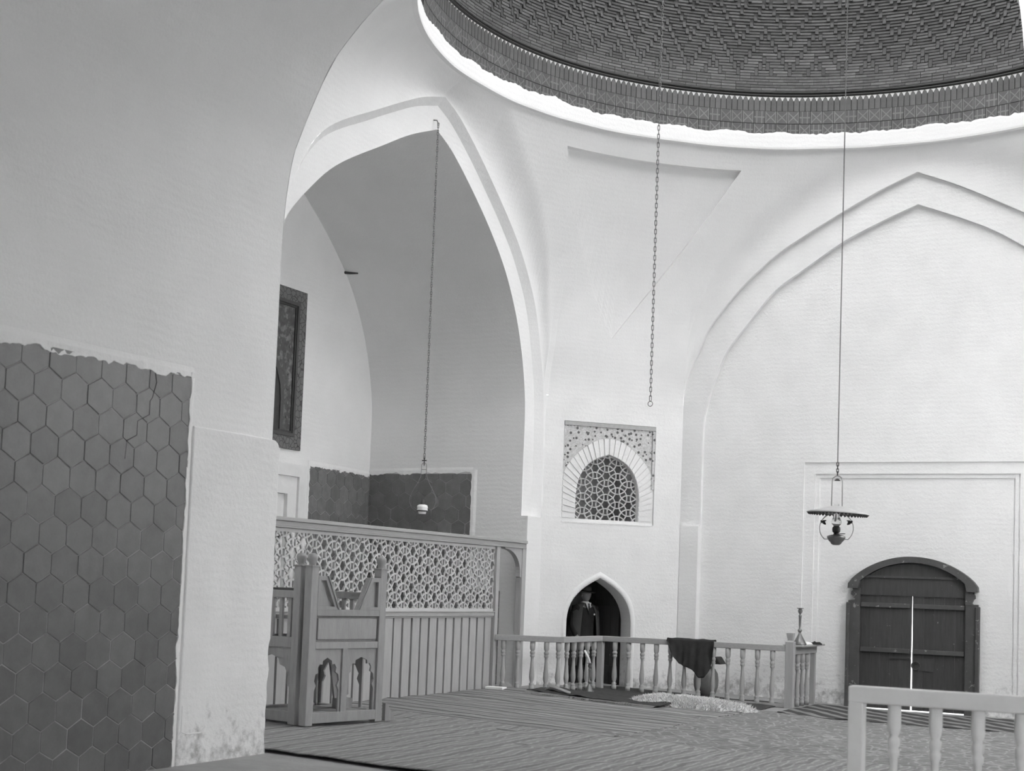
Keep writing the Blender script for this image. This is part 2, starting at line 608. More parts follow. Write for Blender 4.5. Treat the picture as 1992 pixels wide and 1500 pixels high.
phis = set(np.linspace(-math.pi, math.pi, 361))
for d, z in full_arch(LO, 60, LOL):
    if z >= ZS - .3:
        phis.add(math.atan2(d, X0 - AX) % (2 * math.pi))
        phis.add(math.atan2(d, XR - AX))
for d, z in full_arch(RO, 60):
    if z >= ZS - .3:
        phis.add(math.atan2(YF - AY, d))
for x, z in NA:
    phis |= {math.atan2(9.605 - AY, x - AX), math.atan2(9.605 - AY, AX - x)}
phis = sorted(set(round(((q + math.pi) % (2 * math.pi)) - math.pi, 5) for q in phis) | {PHI_A, PHI_B, PHI_C, -math.pi, math.pi})
E_ = 1e-4
cols_w, cols_t = [], []
for q in phis:
    zb = wall_hit(q)[1]
    if PHI_B < q < PHI_A:
        zl = tri_low(q)
        cols_w.append((q, [(zb, zl), (ZT, ZC)]))
        cols_t.append((q, [(zl, ZT)]))
    elif zb < ZT:
        cols_w.append((q, [(zb, ZT), (ZT, ZC)]))
        if q in (PHI_A, PHI_B):
            cols_t.append((q, [(ZT, ZT)]))
    else:
        cols_w.append((q, [(zb, zb), (zb, ZC)]))
mb = MB()


def strips2(mb, cols, place, vstep):
    for (s0, I0), (s1, I1) in zip(cols[:-1], cols[1:]):
        if len(I0) != len(I1) or s1 - s0 < 1e-9:
            continue
        for (a0, b0), (a1, b1) in zip(I0, I1):
            if b0 - a0 < 1e-5 and b1 - a1 < 1e-5:
                continue
            k = 24
            mb.quadstrip([place(s0, a0 + (b0 - a0) * i / k) for i in range(k + 1)], [place(s1, a1 + (b1 - a1) * i / k) for i in range(k + 1)])


strips2(mb, cols_w, pend, 0.25)
wall_upper = tag(mb.build('wall_upper', MAT['plaster'], smooth=True, fix=True), 'whitewashed curved corner vaulting between the arches and the dome', 'wall', kind='structure')


def tri_push(z):
    return 0.024 + 0.075 * max(0.0, (z - ZA) / (ZT - ZA))


mb = MB()
strips2(mb, cols_t, lambda q, z: pend(q, z, tri_push(z)), 0.2)
qs = [c[0] for c in cols_t]
mb.quadstrip([pend(q, ZT) for q in qs], [pend(q, ZT, tri_push(ZT)) for q in qs])
mb.quadstrip([pend(q, tri_low(q)) for q in qs], [pend(q, tri_low(q), tri_push(tri_low(q))) for q in qs])
bm3 = mb.build('recessed_triangle', MAT['plaster'], wall_upper, fix=True)


# ------------------------------------------------------------------ left wall: great arch into the deep recess
def P_left(x):
    return lambda d, z: (x, AY + d, z)


XB = X0 - 0.10        # face of the inner arch band
XW = -11.45           # back wall of the recess
aLO = full_arch(LO, left=LOL)
aLI = full_arch(LI, left=LIL)
aLM = [(d * (1 - 0.10 / 3.15), z - 0.10 * max(0, (z - 4.0) / 3.4)) for d, z in aLO]
mb = MB()
mb.quadstrip([(X0, AY + d, z) for d, z in aLO], [(XB, AY + d, z) for d, z in aLM])
mb.quadstrip([(XB, AY + d, z) for d, z in aLM], [(XB, AY + d, z) for d, z in aLI])
for sgn in (-1, 1):
    e0, e1 = (2.74, 3.15) if sgn > 0 else (3.3, 3.5)
    y0, y1, y2 = AY + sgn * e0, AY + sgn * e1, AY + sgn * (e1 - .1)
    mb.add([(X0, y0 - sgn * .0, -0.2), (X0, y1, -0.2), (X0, y1, 2.46), (X0, y0, 2.46)], [(0, 1, 2, 3)])
    mb.add([(X0, y0, 2.46), (X0, y1, 2.46), (XB, y2, 2.46), (XB, y0, 2.46)], [(0, 1, 2, 3)])
    mb.add([(X0, y0, -0.2), (X0, y0, 2.46), (XB, y0, 2.46), (XB, y0, -0.2)], [(0, 1, 2, 3)])
mb.quadstrip([(X0 - .012, AY + d * .998, z - .004) for d, z in aLO], [(X0 - .04, AY + d * 1.05, z + .12 * max(0, (z - 4.5) / 3)) for d, z in aLO])
lowL = [(d, z) for d, z in aLO if z <= ZS + .25]
for sg, lim, e1 in ((1, 3.20, 3.15), (-1, 5.70, 3.5)):
    side = sorted([(z, d) for d, z in lowL if d * sg > 0])
    mb.quadstrip([(X0, AY + d, z) for z, d in side], [(X0, AY + sg * lim, z) for z, d in side])
    mb.add([(X0, AY + sg * e1, -.2), (X0, AY + sg * lim, -.2), (X0, AY + sg * lim, 2.46), (X0, AY + sg * e1, 2.46)], [(0, 1, 2, 3)])
mb.box(X0 - .35, X0 - .06, 18.46, 18.62, 3.7, 5.0)  # hidden block added to stop light leaking in at the corner
wall_left = tag(mb.build('wall_left', MAT['plaster'], fix=False), 'white stepped surround of the great left arch', 'wall', kind='structure')
# recess: vault, side walls, back wall
mb = MB()
aV = full_arch(LI, 60, LIL)
hi = [(d, z) for d, z in aV if z >= 3.6]
mb.grid([[(XB + (XW - XB) * k / 6.0, AY + d, z) for d, z in hi] for k in range(7)])
tag(mb.build('ceiling_recess', MAT['plaster'], smooth=True), 'shaded pointed barrel vault of the deep recess', 'vault', kind='structure')
YS = AY + hi[-1][0]     # far side wall of the recess
ZV = hi[-1][1]
mb = MB()
mb.add([(X0, YS, -0.2), (XW, YS, -0.2), (XW, YS, ZV), (XB, YS, ZV), (XB, YS, 2.46), (X0, YS, 2.46)], [(0, 1, 2, 3, 4, 5)])
wall_recess_side = tag(mb.build('wall_recess_side', MAT['plaster']), 'plain side wall inside the deep recess', 'wall', kind='structure')
mb = MB()
yS2 = AY + hi[0][0]
mb.add([(X0, yS2, -0.2), (XW, yS2, -0.2), (XW, yS2, ZV), (XB, yS2, ZV)], [(0, 1, 2, 3)])
tag(mb.build('wall_recess_near', MAT['plaster']), 'near side wall of the deep recess, behind the pier', 'wall', kind='structure')
mb = MB()
strips(mb, [(d, [(-0.2, z)]) for d, z in hi], P_left(XW))
wall_recess_back = tag(mb.build('wall_recess_back', MAT['plaster']), 'white back wall of the deep recess', 'wall', kind='structure')


# ------------------------------------------------------------------ hexagonal tile dados
def clip_poly(poly, inside, cut):
    out = []
    for i in range(len(poly)):
        a, b = poly[i - 1], poly[i]
        if inside(b):
            if not inside(a):
                out.append(cut(a, b))
            out.append(b)
        elif inside(a):
            out.append(cut(a, b))
    return out


def clip_rect(poly, a0, a1, b0, b1):
    for ax, lim, sg in ((0, a0, 1), (0, a1, -1), (1, b0, 1), (1, b1, -1)):
        if not poly:
            return poly
        ins = lambda q: sg * (q[ax] - lim) >= 0

        def cut(p, q):
            t = (lim - p[ax]) / (q[ax] - p[ax])
            return (p[0] + t * (q[0] - p[0]), p[1] + t * (q[1] - p[1]))
        poly = clip_poly(poly, ins, cut)
    return poly


HEX = 0.1288      # side of a tile


def hex_dado(parent, rect, place, mat, off=(0.0, 0.0), gap=0.0035, proud=0.012, seed=1, sx=1.0):
    """place(a, b, d): wall coordinates and height above the wall. One object per tile."""
    a0, a1, b0, b1 = rect
    rr = random.Random(seed)
    w = HEX * math.sqrt(3) * sx
    mb = MB()
    mb.add([place(a0, b0, 0.0075), place(a1, b0, 0.0075), place(a1, b1, 0.0075), place(a0, b1, 0.0075)], [(0, 1, 2, 3)])
    mb.build('mortar_bed', MAT['grout'], parent, fix=False)
    n = 0
    rows = int((b1 - b0) / (1.5 * HEX)) + 3
    cols = int((a1 - a0) / w) + 3
    for j in range(-1, rows):
        for i in range(-1, cols):
            ca = a0 + off[0] + i * w + (w / 2 if j % 2 else 0)
            cb = b0 + off[1] + j * 1.5 * HEX
            poly = [(ca + sx * (HEX - gap) * math.cos(math.radians(60 * k + 30)), cb + (HEX - gap) * math.sin(math.radians(60 * k + 30))) for k in range(6)]
            poly = clip_rect(poly, a0, a1, b0, b1)
            if len(poly) < 3:
                continue
            ar = 0.5 * abs(sum(poly[k - 1][0] * poly[k][1] - poly[k][0] * poly[k - 1][1] for k in range(len(poly))))
            if ar < 0.003:
                continue
            h = proud + rr.uniform(-0.002, 0.003)
            ta, tb = rr.uniform(-.006, .006), rr.uniform(-.006, .006)
            k = len(poly)
            vs = [place(a, b, 0.002) for a, b in poly] + [place(a, b, h - 0.002 + ta * (a - ca) + tb * (b - cb)) for a, b in poly]
            inner = [(ca + (a - ca) * .975, cb + (b - cb) * .975) for a, b in poly]
            vs += [place(a, b, h + ta * (a - ca) + tb * (b - cb)) for a, b in inner]
            fs = [(q, (q + 1) % k, k + (q + 1) % k, k + q) for q in range(k)]
            fs += [(k + q, k + (q + 1) % k, 2 * k + (q + 1) % k, 2 * k + q) for q in range(k)]
            fs.append(tuple(range(2 * k, 3 * k)))
            m2 = MB()
            m2.add(vs, fs)
            m2.build('tile', mat, parent)
            n += 1
    return n


def ragged_lip(parent, p0, p1, side, place, width=0.10, rag=0.03, proud=0.024, seed=0, name='plaster_edge', freq=9.0):
    """ragged plaster edge along p0-p1 (wall coordinates); `side` points away from the tiles"""
    L_ = math.hypot(p1[0] - p0[0], p1[1] - p0[1])
    n = max(6, int(L_ / 0.025))
    A, B, C_, D = [], [], [], []
    for i in range(n + 1):
        t = i / n
        a, b = p0[0] + (p1[0] - p0[0]) * t, p0[1] + (p1[1] - p0[1]) * t
        q = noise.noise((t * L_ * freq + seed * 7.1, seed, 0.3)) * rag + noise.noise((t * L_ * freq * 3.3, seed, 5.3)) * rag * .5
        ii = q - 0.012
        h = proud * (0.8 + 0.5 * noise.noise((t * L_ * 11, seed, 9.0)))
        A.append(place(a + side[0] * ii, b + side[1] * ii, 0.0))
        B.append(place(a + side[0] * (ii + .006), b + side[1] * (ii + .006), h))
        C_.append(place(a + side[0] * width * .5, b + side[1] * width * .5, h * .8))
        D.append(place(a + side[0] * width, b + side[1] * width, -0.001))
    mb = MB()
    mb.grid([A, B, C_, D])
    return mb.build(name, MAT['plaster'], parent, fix=False)


# recess side wall (plane Y = YS, facing -Y): a = X, b = z
pl_side = lambda a, b, d: (a, YS - d, b)
hex_dado(wall_recess_side, (XW + .015, -9.75, 0.12, 3.04), pl_side, MAT['tile_recess'], (0.05, 0.02), seed=3)
hex_dado(wall_recess_side, (-9.735, -9.24, 0.12, 1.42), pl_side, MAT['tile_recess'], (0.02, 0.02), seed=4)
ragged_lip(wall_recess_side, (XW, 3.04), (-9.73, 3.06), (0, 1), pl_side, 0.08, 0.03, 0.02, 4)
ragged_lip(wall_recess_side, (-9.74, 3.1), (-9.74, 1.42), (1, 0), pl_side, 0.08, 0.02, 0.02, 5)
# recess back wall (plane X = XW, facing +X): a = Y, b = z
pl_back = lambda a, b, d: (XW + d, a, b)
hex_dado(wall_recess_back, (16.50, YS - .015, 0.12, 3.02), pl_back, MAT['tile_recess'], (0.1, 0.06), seed=5)
ragged_lip(wall_recess_back, (16.5, 3.02), (YS, 3.0), (0, 1), pl_back, 0.08, 0.03, 0.02, 6)
ragged_lip(wall_recess_back, (16.5, 3.1), (16.5, 0.1), (-1, 0), pl_back, 0.06, 0.02, 0.02, 7)

# tiled panel high on the recess back wall
tp = thing('tile_panel', (XW + .003, 15.30, 3.2), 0, 'dark tiled panel with arched centre high on the recess back wall', 'tile panel')


def panel_frame(a, z0, z1, w, d0, d1, mat, name):
    m = MB()
    fn = lambda y, z, d: (d, y, z)
    for (y0, y1, q0, q1) in ((-a, -a + w, z0, z1), (a - w, a, z0, z1), (-a + w, a - w, z1 - w, z1), (-a + w, a - w, z0, z0 + w)):
        m.prism([(y0, q0), (y1, q0), (y1, q1), (y0, q1)], d0, d1, fn)
    return m.build(name, mat, tp)


panel_frame(0.93, 0.0, 2.15, 0.17, 0, 0.030, MAT['panel_border'], 'outer_border')
panel_frame(0.76, 0.17, 1.98, 0.045, 0, 0.045, MAT['band'], 'inner_moulding')
panel_frame(0.715, 0.215, 1.935, 0.03, 0, 0.030, MAT['panel_dark'], 'inner_band')
m = MB()
m.box(0, 0.014, -0.685, 0.685, 0.245, 1.905)
m.build('field', MAT['panel_field'], tp)
ap = [(-0.50, 0.245), (-0.50, 0.70), (-0.47, 0.9), (-0.36, 1.12), (-0.2, 1.28), (0, 1.40), (0.2, 1.28), (0.36, 1.12), (0.47, 0.9), (0.50, 0.70), (0.50, 0.245)]
ai = [(a * .86, 0.245 + (b - 0.245) * .90) for a, b in ap]
m = MB()
m.quadstrip([(0.034, a, b) for a, b in ap], [(0.034, a, b) for a, b in ai])
m.quadstrip([(0.014, a, b) for a, b in ap], [(0.034, a, b) for a, b in ap])
m.quadstrip([(0.034, a, b) for a, b in ai], [(0.016, a, b) for a, b in ai])
m.build('arch_moulding', MAT['band'], tp)
m = MB()
m.prism(ai, 0.012, 0.017, lambda y, z, d: (d, y, z))
m.build('arch_field', MAT['panel_dark'], tp)
for k in range(7):
    m = MB()
    m.lathe([(0.02, 0), (0.02, 0.006)], 10, T(0.014, 0.60, 0.42 + 0.19 * k) @ Matrix.Rotation(math.pi / 2, 4, 'Y'))
    m.build('rosette', MAT['panel_border'], tp)

# moulded white cupboard door below the panel
d3 = tag(bpy.data.objects.new('door_3', None), 'white moulded cupboard door frame low on the recess back wall', 'door', kind='structure')
COL.objects.link(d3)
d3.location = (XW, 15.30, 0.12)


def u_frame(a, h, w, d0, d1, mat, name, parent):
    m = MB()
    fn = lambda y, z, d: (d, y, z)
    m.prism([(-a, 0), (-a + w, 0), (-a + w, h - w), (a - w, h - w), (a - w, 0), (a, 0), (a, h), (-a, h)], d0, d1, fn)
    return m.build(name, mat, parent)


u_frame(1.13, 2.98, 0.10, 0.0, 0.03, MAT['plaster'], 'outer_architrave', d3)
u_frame(1.03, 2.88, 0.16, 0.0, 0.085, MAT['white_paint'], 'architrave', d3)
u_frame(0.87, 2.72, 0.14, 0.0, 0.050, MAT['white_paint'], 'middle_moulding', d3)
u_frame(0.73, 2.58, 0.10, 0.0, 0.075, MAT['white_paint'], 'inner_moulding', d3)
m = MB()
m.box(0, 0.02, -0.63, 0.63, 0, 2.48)
dl = m.build('door_leaf', MAT['white_paint'], d3)
m = MB()
m.lathe([(0.012, 0), (0.012, 0.04), (0.03, 0.05), (0.03, 0.07)], 10, T(0.02, 0.50, 1.90) @ Matrix.Rotation(math.pi / 2, 4, 'Y'))
m.tube([(0.05, 0.50, 1.90), (0.06, 0.44, 1.90), (0.06, 0.40, 1.86), (0.05, 0.40, 1.80)], 0.008, 6)
m.build('latch', MAT['iron'], dl)

# ------------------------------------------------------------------ corner wall (45 degrees) with lattice window and low doorway
CO = Vector((X0, 18.50, 0))
CT = Vector((1, 1, 0)).normalized()
CN = Vector((1, -1, 0)).normalized()      # into the hall
CW = (YF - 18.50) * math.sqrt(2)


def PC(s, z, d=0.0):
    q = CO + CT * s + CN * d
    return (q.x, q.y, z)


DOOR_H = [(0.49, -0.1), (0.49, 0.92), (0.485, 1.07), (0.465, 1.19), (0.42, 1.30), (0.34, 1.41), (0.22, 1.515), (0.10, 1.59), (0.0, 1.645)]
DC = 0.905
WIN_H = [(0.485, 2.475), (0.485, 2.81), (0.47, 2.95), (0.44, 3.06), (0.38, 3.18), (0.286, 3.285), (0.15, 3.365), (0.0, 3.415)]
WC = 0.985
zD, zW = arch_z(DOOR_H), arch_z(WIN_H)
WINF = (0.285, 1.70, 2.425, 3.860)     # window surround (s0, s1, z0, z1)
aD, aW = full_arch(DOOR_H, 24), full_arch(WIN_H, 24)
cuts = {0.0, CW, WINF[0], WINF[1]}
cuts |= {DC + d for d, z in aD} | {WC + d for d, z in aW}
cuts = sorted(round(q, 5) for q in cuts)
cols = []
for a, b in zip(cuts[:-1], cuts[1:]):
    mid = (a + b) / 2
    for q in (a, b):
        e = min(max(q, a + 1e-6), b - 1e-6)
        zs = [-0.2]
        if abs(mid - DC) < 0.4905:
            zs = [-0.2, -0.2, zD(e - DC)]
        iv = []
        lo = zs[-1]
        if WINF[0] < mid < WINF[1]:
            iv = [(lo, WINF[2]), (WINF[3], ZS)]
        else:
            iv = [(lo, ZS)]
        cols.append((q + (1e-7 if q == a else -1e-7), iv))
mb = MB()
for i in range(0, len(cols), 2):
    strips(mb, cols[i:i + 2], lambda s, z: PC(s, z))
# reveal of the doorway, slightly splayed
mb.quadstrip([PC(DC + d, z) for d, z in aD], [PC(DC + d * .97, z - 0.01, -0.32) for d, z in aD])
wall_corner = tag(mb.build('wall_corner', MAT['plaster_low']), 'white diagonal corner wall with the lattice window and low doorway', 'wall', kind='structure')
# proud plaster roll round the doorway
aD2 = [(d * 1.13, z + 0.085 * max(0.0, (z - 0.6) / 1.0)) for d, z in aD]
mb = MB()
mb.grid([[PC(DC + d, z, 0.0) for d, z in aD2], [PC(DC + d * .97 + (d2 - d) * 0 + 0, z, 0.012) for (d, z), (d2, z2) in zip(aD2, aD)], [PC(DC + d * 1.02, z + .005, 0.012) for d, z in aD], [PC(DC + d, z, 0.0) for d, z in aD]])
mb.build('doorway_rim', MAT['plaster'], wall_corner, smooth=True, fix=False)

# passage behind the doorway
mb = MB()
s0, s1, d1, zt, zb_ = DC - 0.62, DC + 0.56, -1.7, 1.95, -0.05
q = lambda s, z, d: PC(s, z, d)
mb.add([q(s0, zb_, -.32), q(s1, zb_, -.32), q(s1, zb_, d1), q(s0, zb_, d1), q(s0, zt, -.32), q(s1, zt, -.32), q(s1, zt, d1), q(s0, zt, d1)],
       [(0, 1, 2, 3), (4, 7, 6, 5), (0, 3, 7, 4), (1, 5, 6, 2), (3, 2, 6, 7)])
# front lip closing the passage against the doorway
mb.quadstrip([PC(DC + d * .97, z - .01, -.32) for d, z in aD], [PC(min(max(DC + d * 4, s0), s1), min(zt, z + .7), -.32) for d, z in aD])
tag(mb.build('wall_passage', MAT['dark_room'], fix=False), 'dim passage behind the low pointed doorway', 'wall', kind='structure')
# dark door leaf folded back inside the passage
dr2 = tag(bpy.data.objects.new('door_2', None), 'dark plank door leaf folded back inside the low doorway', 'door', kind='structure')
COL.objects.link(dr2)
dr2.location = PC(DC + 0.47, 0.0, -0.36)
dr2.rotation_euler = (0, 0, math.radians(45 + 118))
for k in range(4):
    m = MB()
    m.box(0.155 * k, 0.155 * k + 0.150, -0.02, 0.02, 0.0, 1.68)
    m.build('plank', MAT['door'], dr2)
for zz in (0.3, 1.25):
    m = MB()
    m.box(0.0, 0.61, 0.02, 0.045, zz, zz + .09)
    m.build('batten', MAT['door'], dr2)

# lattice window
win = tag(bpy.data.objects.new('window_1', None), 'pointed window with white star lattice and mosaic spandrels', 'window', kind='structure')
COL.objects.link(win)
win.location = PC(0, 0, 0)
win.rotation_euler = (0, 0, math.radians(45))
# local frame: x along the wall, y into the wall (positive = away from hall), z up
fw = lambda a, b, d: (a, -d, b)
wc2 = sorted(set([WINF[0], WINF[1]] + [WC + d for d, z in aW]))
m = MB()
cols = []
for a, b in zip(wc2[:-1], wc2[1:]):
    mid = (a + b) / 2
    pair = []
    for qv in (a, b):
        e = min(max(qv, a + 1e-6), b - 1e-6)
        if abs(mid - WC) < 0.4855:
            pair.append((qv, [(WINF[2], 2.475), (zW(e - WC), WINF[3])]))
        else:
            pair.append((qv, [(WINF[2], WINF[3])]))
    strips(m, pair, lambda s, z: fw(s, z, -0.03))
for (A_, B_) in (((WINF[0], WINF[2]), (WINF[0], WINF[3])), ((WINF[0], WINF[3]), (WINF[1], WINF[3])), ((WINF[1], WINF[3]), (WINF[1], WINF[2])), ((WINF[1], WINF[2]), (WINF[0], WINF[2]))):
    m.add([fw(*A_, 0), fw(*B_, 0), fw(*B_, -.03), fw(*A_, -.03)], [(0, 1, 2, 3)])
m.quadstrip([fw(WC + d, z, -.03) for d, z in aW] + [fw(WC - .485, 2.475, -.03)], [fw(WC + d, z, -.16) for d, z in aW] + [fw(WC - .485, 2.475, -.16)])
m.build('surround', MAT['plaster'], win, fix=False)
m = MB()
m.box(WINF[0] + .01, WINF[1] - .0, 0.0, 0.028, WINF[3] - 0.06, WINF[3] - 0.005)
m.build('top_border', material('grey_border', 0.42, 0.8, 0.15, 20), win)
m = MB()
m.box(WINF[1] - .045, WINF[1] - .005, 0.0, 0.028, 2.95, WINF[3] - 0.07)
m.build('side_border', MAT['mosaic'], win)
# mosaic spandrels: between outer arch of the voussoirs and the border
OUT_H = [(0.69, 2.475), (0.69, 2.80), (0.69, 3.05), (0.665, 3.16), (0.60, 3.28), (0.47, 3.42), (0.33, 3.53), (0.16, 3.62), (0.0, 3.645)]
zO = arch_z(OUT_H)
aO = full_arch(OUT_H, 24)
for sg, x1 in ((-1, WINF[0] + .012), (1, WINF[1] - .05)):
    m = MB()
    c2 = [WC + sg * t for t in np.linspace(0.0, abs(x1 - WC), 30)]
    m.quadstrip([fw(x, zO(x - WC), -0.018) for x in c2], [fw(x, WINF[3] - .062, -0.018) for x in c2])
    m.build('mosaic_spandrel', MAT['mosaic'], win, fix=False)
# voussoir bricks round the arch, painted white
hI, hO = np.array(full_arch(WIN_H, 60)), np.array(full_arch(OUT_H, 60))
NB = 34
for k in range(NB):
    i0, i1 = 120 * k / NB + .4, 120 * (k + 1) / NB - .4
    f = lambda H, i: (float(np.interp(i, range(121), H[:, 0])), float(np.interp(i, range(121), H[:, 1])))
    quad = [f(hI, i0), f(hI, i1), f(hO, i1), f(hO, i0)]
    cx, cz = sum(q[0] for q in quad) / 4, sum(q[1] for q in quad) / 4
    quad = [(cx + (a - cx) * .985, cz + (b - cz) * .985) for a, b in quad]
    m = MB()
    h = RND.uniform(-0.017, -0.010)
    m.prism([(WC + a, b) for a, b in quad], -0.028, h, fw)
    m.build('brick', MAT['plaster'], win)
m = MB()
m.box(WINF[0], WINF[1], -0.006, 0.04, WINF[2] - 0.012, WINF[2] + 0.006)
m.build('sill', MAT['plaster'], win)
m = MB()
m.box(WC - .50, WC + .50, 0.162, 1.0, 2.40, 3.5)
m.f = [f for f in m.f if f != m.f[2]]
m.v = m.v
bx = MB()
bx.add([(WC - .50, .162, 2.40), (WC + .50, .162, 2.40), (WC + .50, 1.0, 2.40), (WC - .50, 1.0, 2.40), (WC - .50, .162, 3.5), (WC + .50, .162, 3.5), (WC + .50, 1.0, 3.5), (WC - .50, 1.0, 3.5)],
       [(0, 1, 2, 3), (4, 7, 6, 5), (0, 3, 7, 4), (1, 5, 6, 2), (3, 2, 6, 7)])
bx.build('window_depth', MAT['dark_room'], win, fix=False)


def ring_lattice(place, inside, rect, d, R, bw, t0, t1, n=40, off=(0, 0)):
    """overlapping rings on a triangular grid, carved through a board; place(a,b,depth)"""
    mb = MB()
    a0, a1, b0, b1 = rect
    ni, nj = int((a1 - a0) / (d * .866)) + 4, int((b1 - b0) / d) + 4
    for i in range(-6, ni):
        for j in range(-2, nj):
            ca = a0 + off[0] + i * d * .8660254
            cb = b0 + off[1] + j * d + (d / 2 if i % 2 else 0)
            lvl = (0, 1, 2)[(j + (i // 2 if i % 2 == 0 else (i + 1) // 2) + 2 * i) % 3]
            up = t1 + 0.0016 * lvl
            lo = t0 - 0.0016 * lvl
            for k in range(n):
                w0, w1 = 2 * math.pi * k / n, 2 * math.pi * (k + 1) / n
                wm = (w0 + w1) / 2
                if not inside(ca + R * math.cos(wm), cb + R * math.sin(wm)):
                    continue
                ri, ro = R - bw / 2, R + bw / 2
                P = [(ca + r * math.cos(w), cb + r * math.sin(w)) for r, w in ((ri, w0), (ro, w0), (ro, w1), (ri, w1))]
                vs = [place(a, b, lo) for a, b in P] + [place(a, b, up) for a, b in P]
                mb.add(vs, [(3, 2, 1, 0), (4, 5, 6, 7), (1, 2, 6, 5), (3, 0, 4, 7)])
    return mb


g = ring_lattice(fw, lambda a, b: abs(a - WC) < .475 and 2.48 < b < zW(a - WC) - 0.0, (WC - .478, WC + .478, 2.475, 3.415), 0.205, 0.149, 0.016, -0.115, -0.085, off=(0.478, 0.02))
g.build('lattice', MAT['wood_lat'], win, fix=True)
aWi = [(d * .96, z - .018 * max(0, (z - 2.5))) for d, z in aW]
m = MB()
m.grid([[fw(WC + d, z, -.08) for d, z in aW], [fw(WC + d, z, -.08) for d, z in aWi], [fw(WC + d, z, -.12) for d, z in aWi]])
m.build('lattice_frame', MAT['wood_lat'], win, fix=False)

# ------------------------------------------------------------------ back wall: blind arch with the plank door
PB = lambda y: (lambda d, z: (AX + d, y, z))
aRO, aRI = full_arch(RO), full_arch(RI)
Y1, Y2 = YF + 0.075, YF + 0.15
mb = MB()
mb.quadstrip([(AX + d, YF, z) for d, z in aRO], [(AX + d, Y1, z) for d, z in aRO])
mb.quadstrip([(AX + d, Y1, z) for d, z in aRO], [(AX + d, Y1, z) for d, z in aRI])
mb.quadstrip([(AX + d * .999, YF + .012, z - .003) for d, z in aRO], [(AX + d * 1.04, YF + .04, z + .12 * max(0, (z - 4.5) / 3)) for d, z in aRO])
mb.quadstrip([(AX + d, Y1, z) for d, z in aRI], [(AX + d, Y2, z) for d, z in aRI])
for sg in (-1, 1):
    x0, x1 = AX + sg * 3.02, AX + sg * 3.36
    mb.add([(x0, YF, -.2), (x1, YF, -.2), (x1, YF, 2.45), (x0, YF, 2.45)], [(0, 1, 2, 3)])
    mb.add([(x0, YF, 2.45), (x1, YF, 2.45), (x1, Y1, 2.45), (x0, Y1, 2.45)], [(0, 1, 2, 3)])
    mb.add([(x0, YF, -.2), (x0, YF, 2.45), (x0, Y2, 2.45), (x0, Y2, -.2)], [(0, 1, 2, 3)])
mb.add([(-7.47, YF, -.2), (-7.345, YF, -.2), (-7.345, YF, 4.45), (-7.47, YF, 4.45)], [(0, 1, 2, 3)])
# backing sheets added behind the facing to block stray sky light
for x0, x1, z0, z1 in ((-9.2, -5.0, -.2, 8.3), (-3.1, 1.6, -.2, 8.3), (-5.0, -3.1, 2.25, 8.3)):
    mb.add([(x0, YF + .34, z0), (x1, YF + .34, z0), (x1, YF + .34, z1), (x0, YF + .34, z1)], [(0, 1, 2, 3)])
# tympanum with a shallow stepped frame round the door
FR = [(1.525, 3.378, 0.0), (1.375, 3.218, 0.022), (1.31, 3.160, 0.040)]
cs = sorted(set([d for d, z in aRI] + [-FR[0][0], FR[0][0]]))
for a, b in zip(cs[:-1], cs[1:]):
    if b - a < 1e-6:
        continue
    lo = FR[0][1] if abs((a + b) / 2) < FR[0][0] else -0.2
    strips(mb, [(a, [(lo, zRI(a) if abs(a) < 3.01 else 3.9)]), (b, [(lo, zRI(b) if abs(b) < 3.01 else 3.9)])], PB(Y2))
dep = Y2
for k in range(3):
    a, h, _ = FR[k]
    nd = dep + 0.022
    mb.quadstrip([(AX - a, dep, -.2), (AX - a, dep, h), (AX + a, dep, h), (AX + a, dep, -.2)], [(AX - a, nd, -.2), (AX - a, nd, h), (AX + a, nd, h), (AX + a, nd, -.2)])
    if k < 2:
        a2, h2, _ = FR[k + 1]
        mb.quadstrip([(AX - a, nd, -.2), (AX - a, nd, h), (AX + a, nd, h), (AX + a, nd, -.2)], [(AX - a2, nd, -.2), (AX - a2, nd, h2), (AX + a2, nd, h2), (AX + a2, nd, -.2)])
    dep = nd
YD = dep
DH = [(0.70, -0.2), (0.70, 1.72), (0.5, 1.87), (0.25, 1.96), (0, 1.99)]
zdh = lambda x: float(np.interp(abs(x), [0, .25, .5, .70], [1.99, 1.96, 1.87, 1.72]))
cs = sorted(set([-1.31, 1.31, -.70, .70] + list(np.linspace(-.7, .7, 15))))
for a, b in zip(cs[:-1], cs[1:]):
    lo = (lambda x: zdh(x)) if abs((a + b) / 2) < .7 else (lambda x: -0.2)
    strips(mb, [(a, [(lo(a), 3.16)]), (b, [(lo(b), 3.16)])], PB(YD))
wall_back = tag(mb.build('wall_back', MAT['plaster_low'], fix=False), 'white back wall with the shallow blind pointed arch', 'wall', kind='structure')

door = tag(bpy.data.objects.new('door_1', None), 'dark double plank door with segmental arched head and bright slit between leaves', 'door', kind='structure')
COL.objects.link(door)
door.location = (AX, YD, 0)
fd = lambda a, b, d: (a, -d, b)     # local: x along wall, depth d towards the hall
arc_out = [(x, 1.70 + 0.385 * (1 - (x / 0.86) ** 2) ** 0.8) for x in np.linspace(-0.86, 0.86, 33)]
arc_in = [(x, 1.62 + 0.385 * (1 - (x / 0.80) ** 2) ** 0.8) for x in np.linspace(-0.80, 0.80, 33)]
m = MB()
n = len(arc_out)
head = [(-0.86, 1.70)] + arc_out[1:-1] + [(0.86, 1.70), (0.86, 1.665), (0.80, 1.655)]
m.prism(arc_out + [(0.865, 1.635), (0.72, 1.635)] + arc_in[::-1][2:-2] + [(-0.72, 1.635), (-0.865, 1.635)], 0.0, 0.13, fd)
m.build('arched_head', MAT['door_trim'], door)
m = MB()
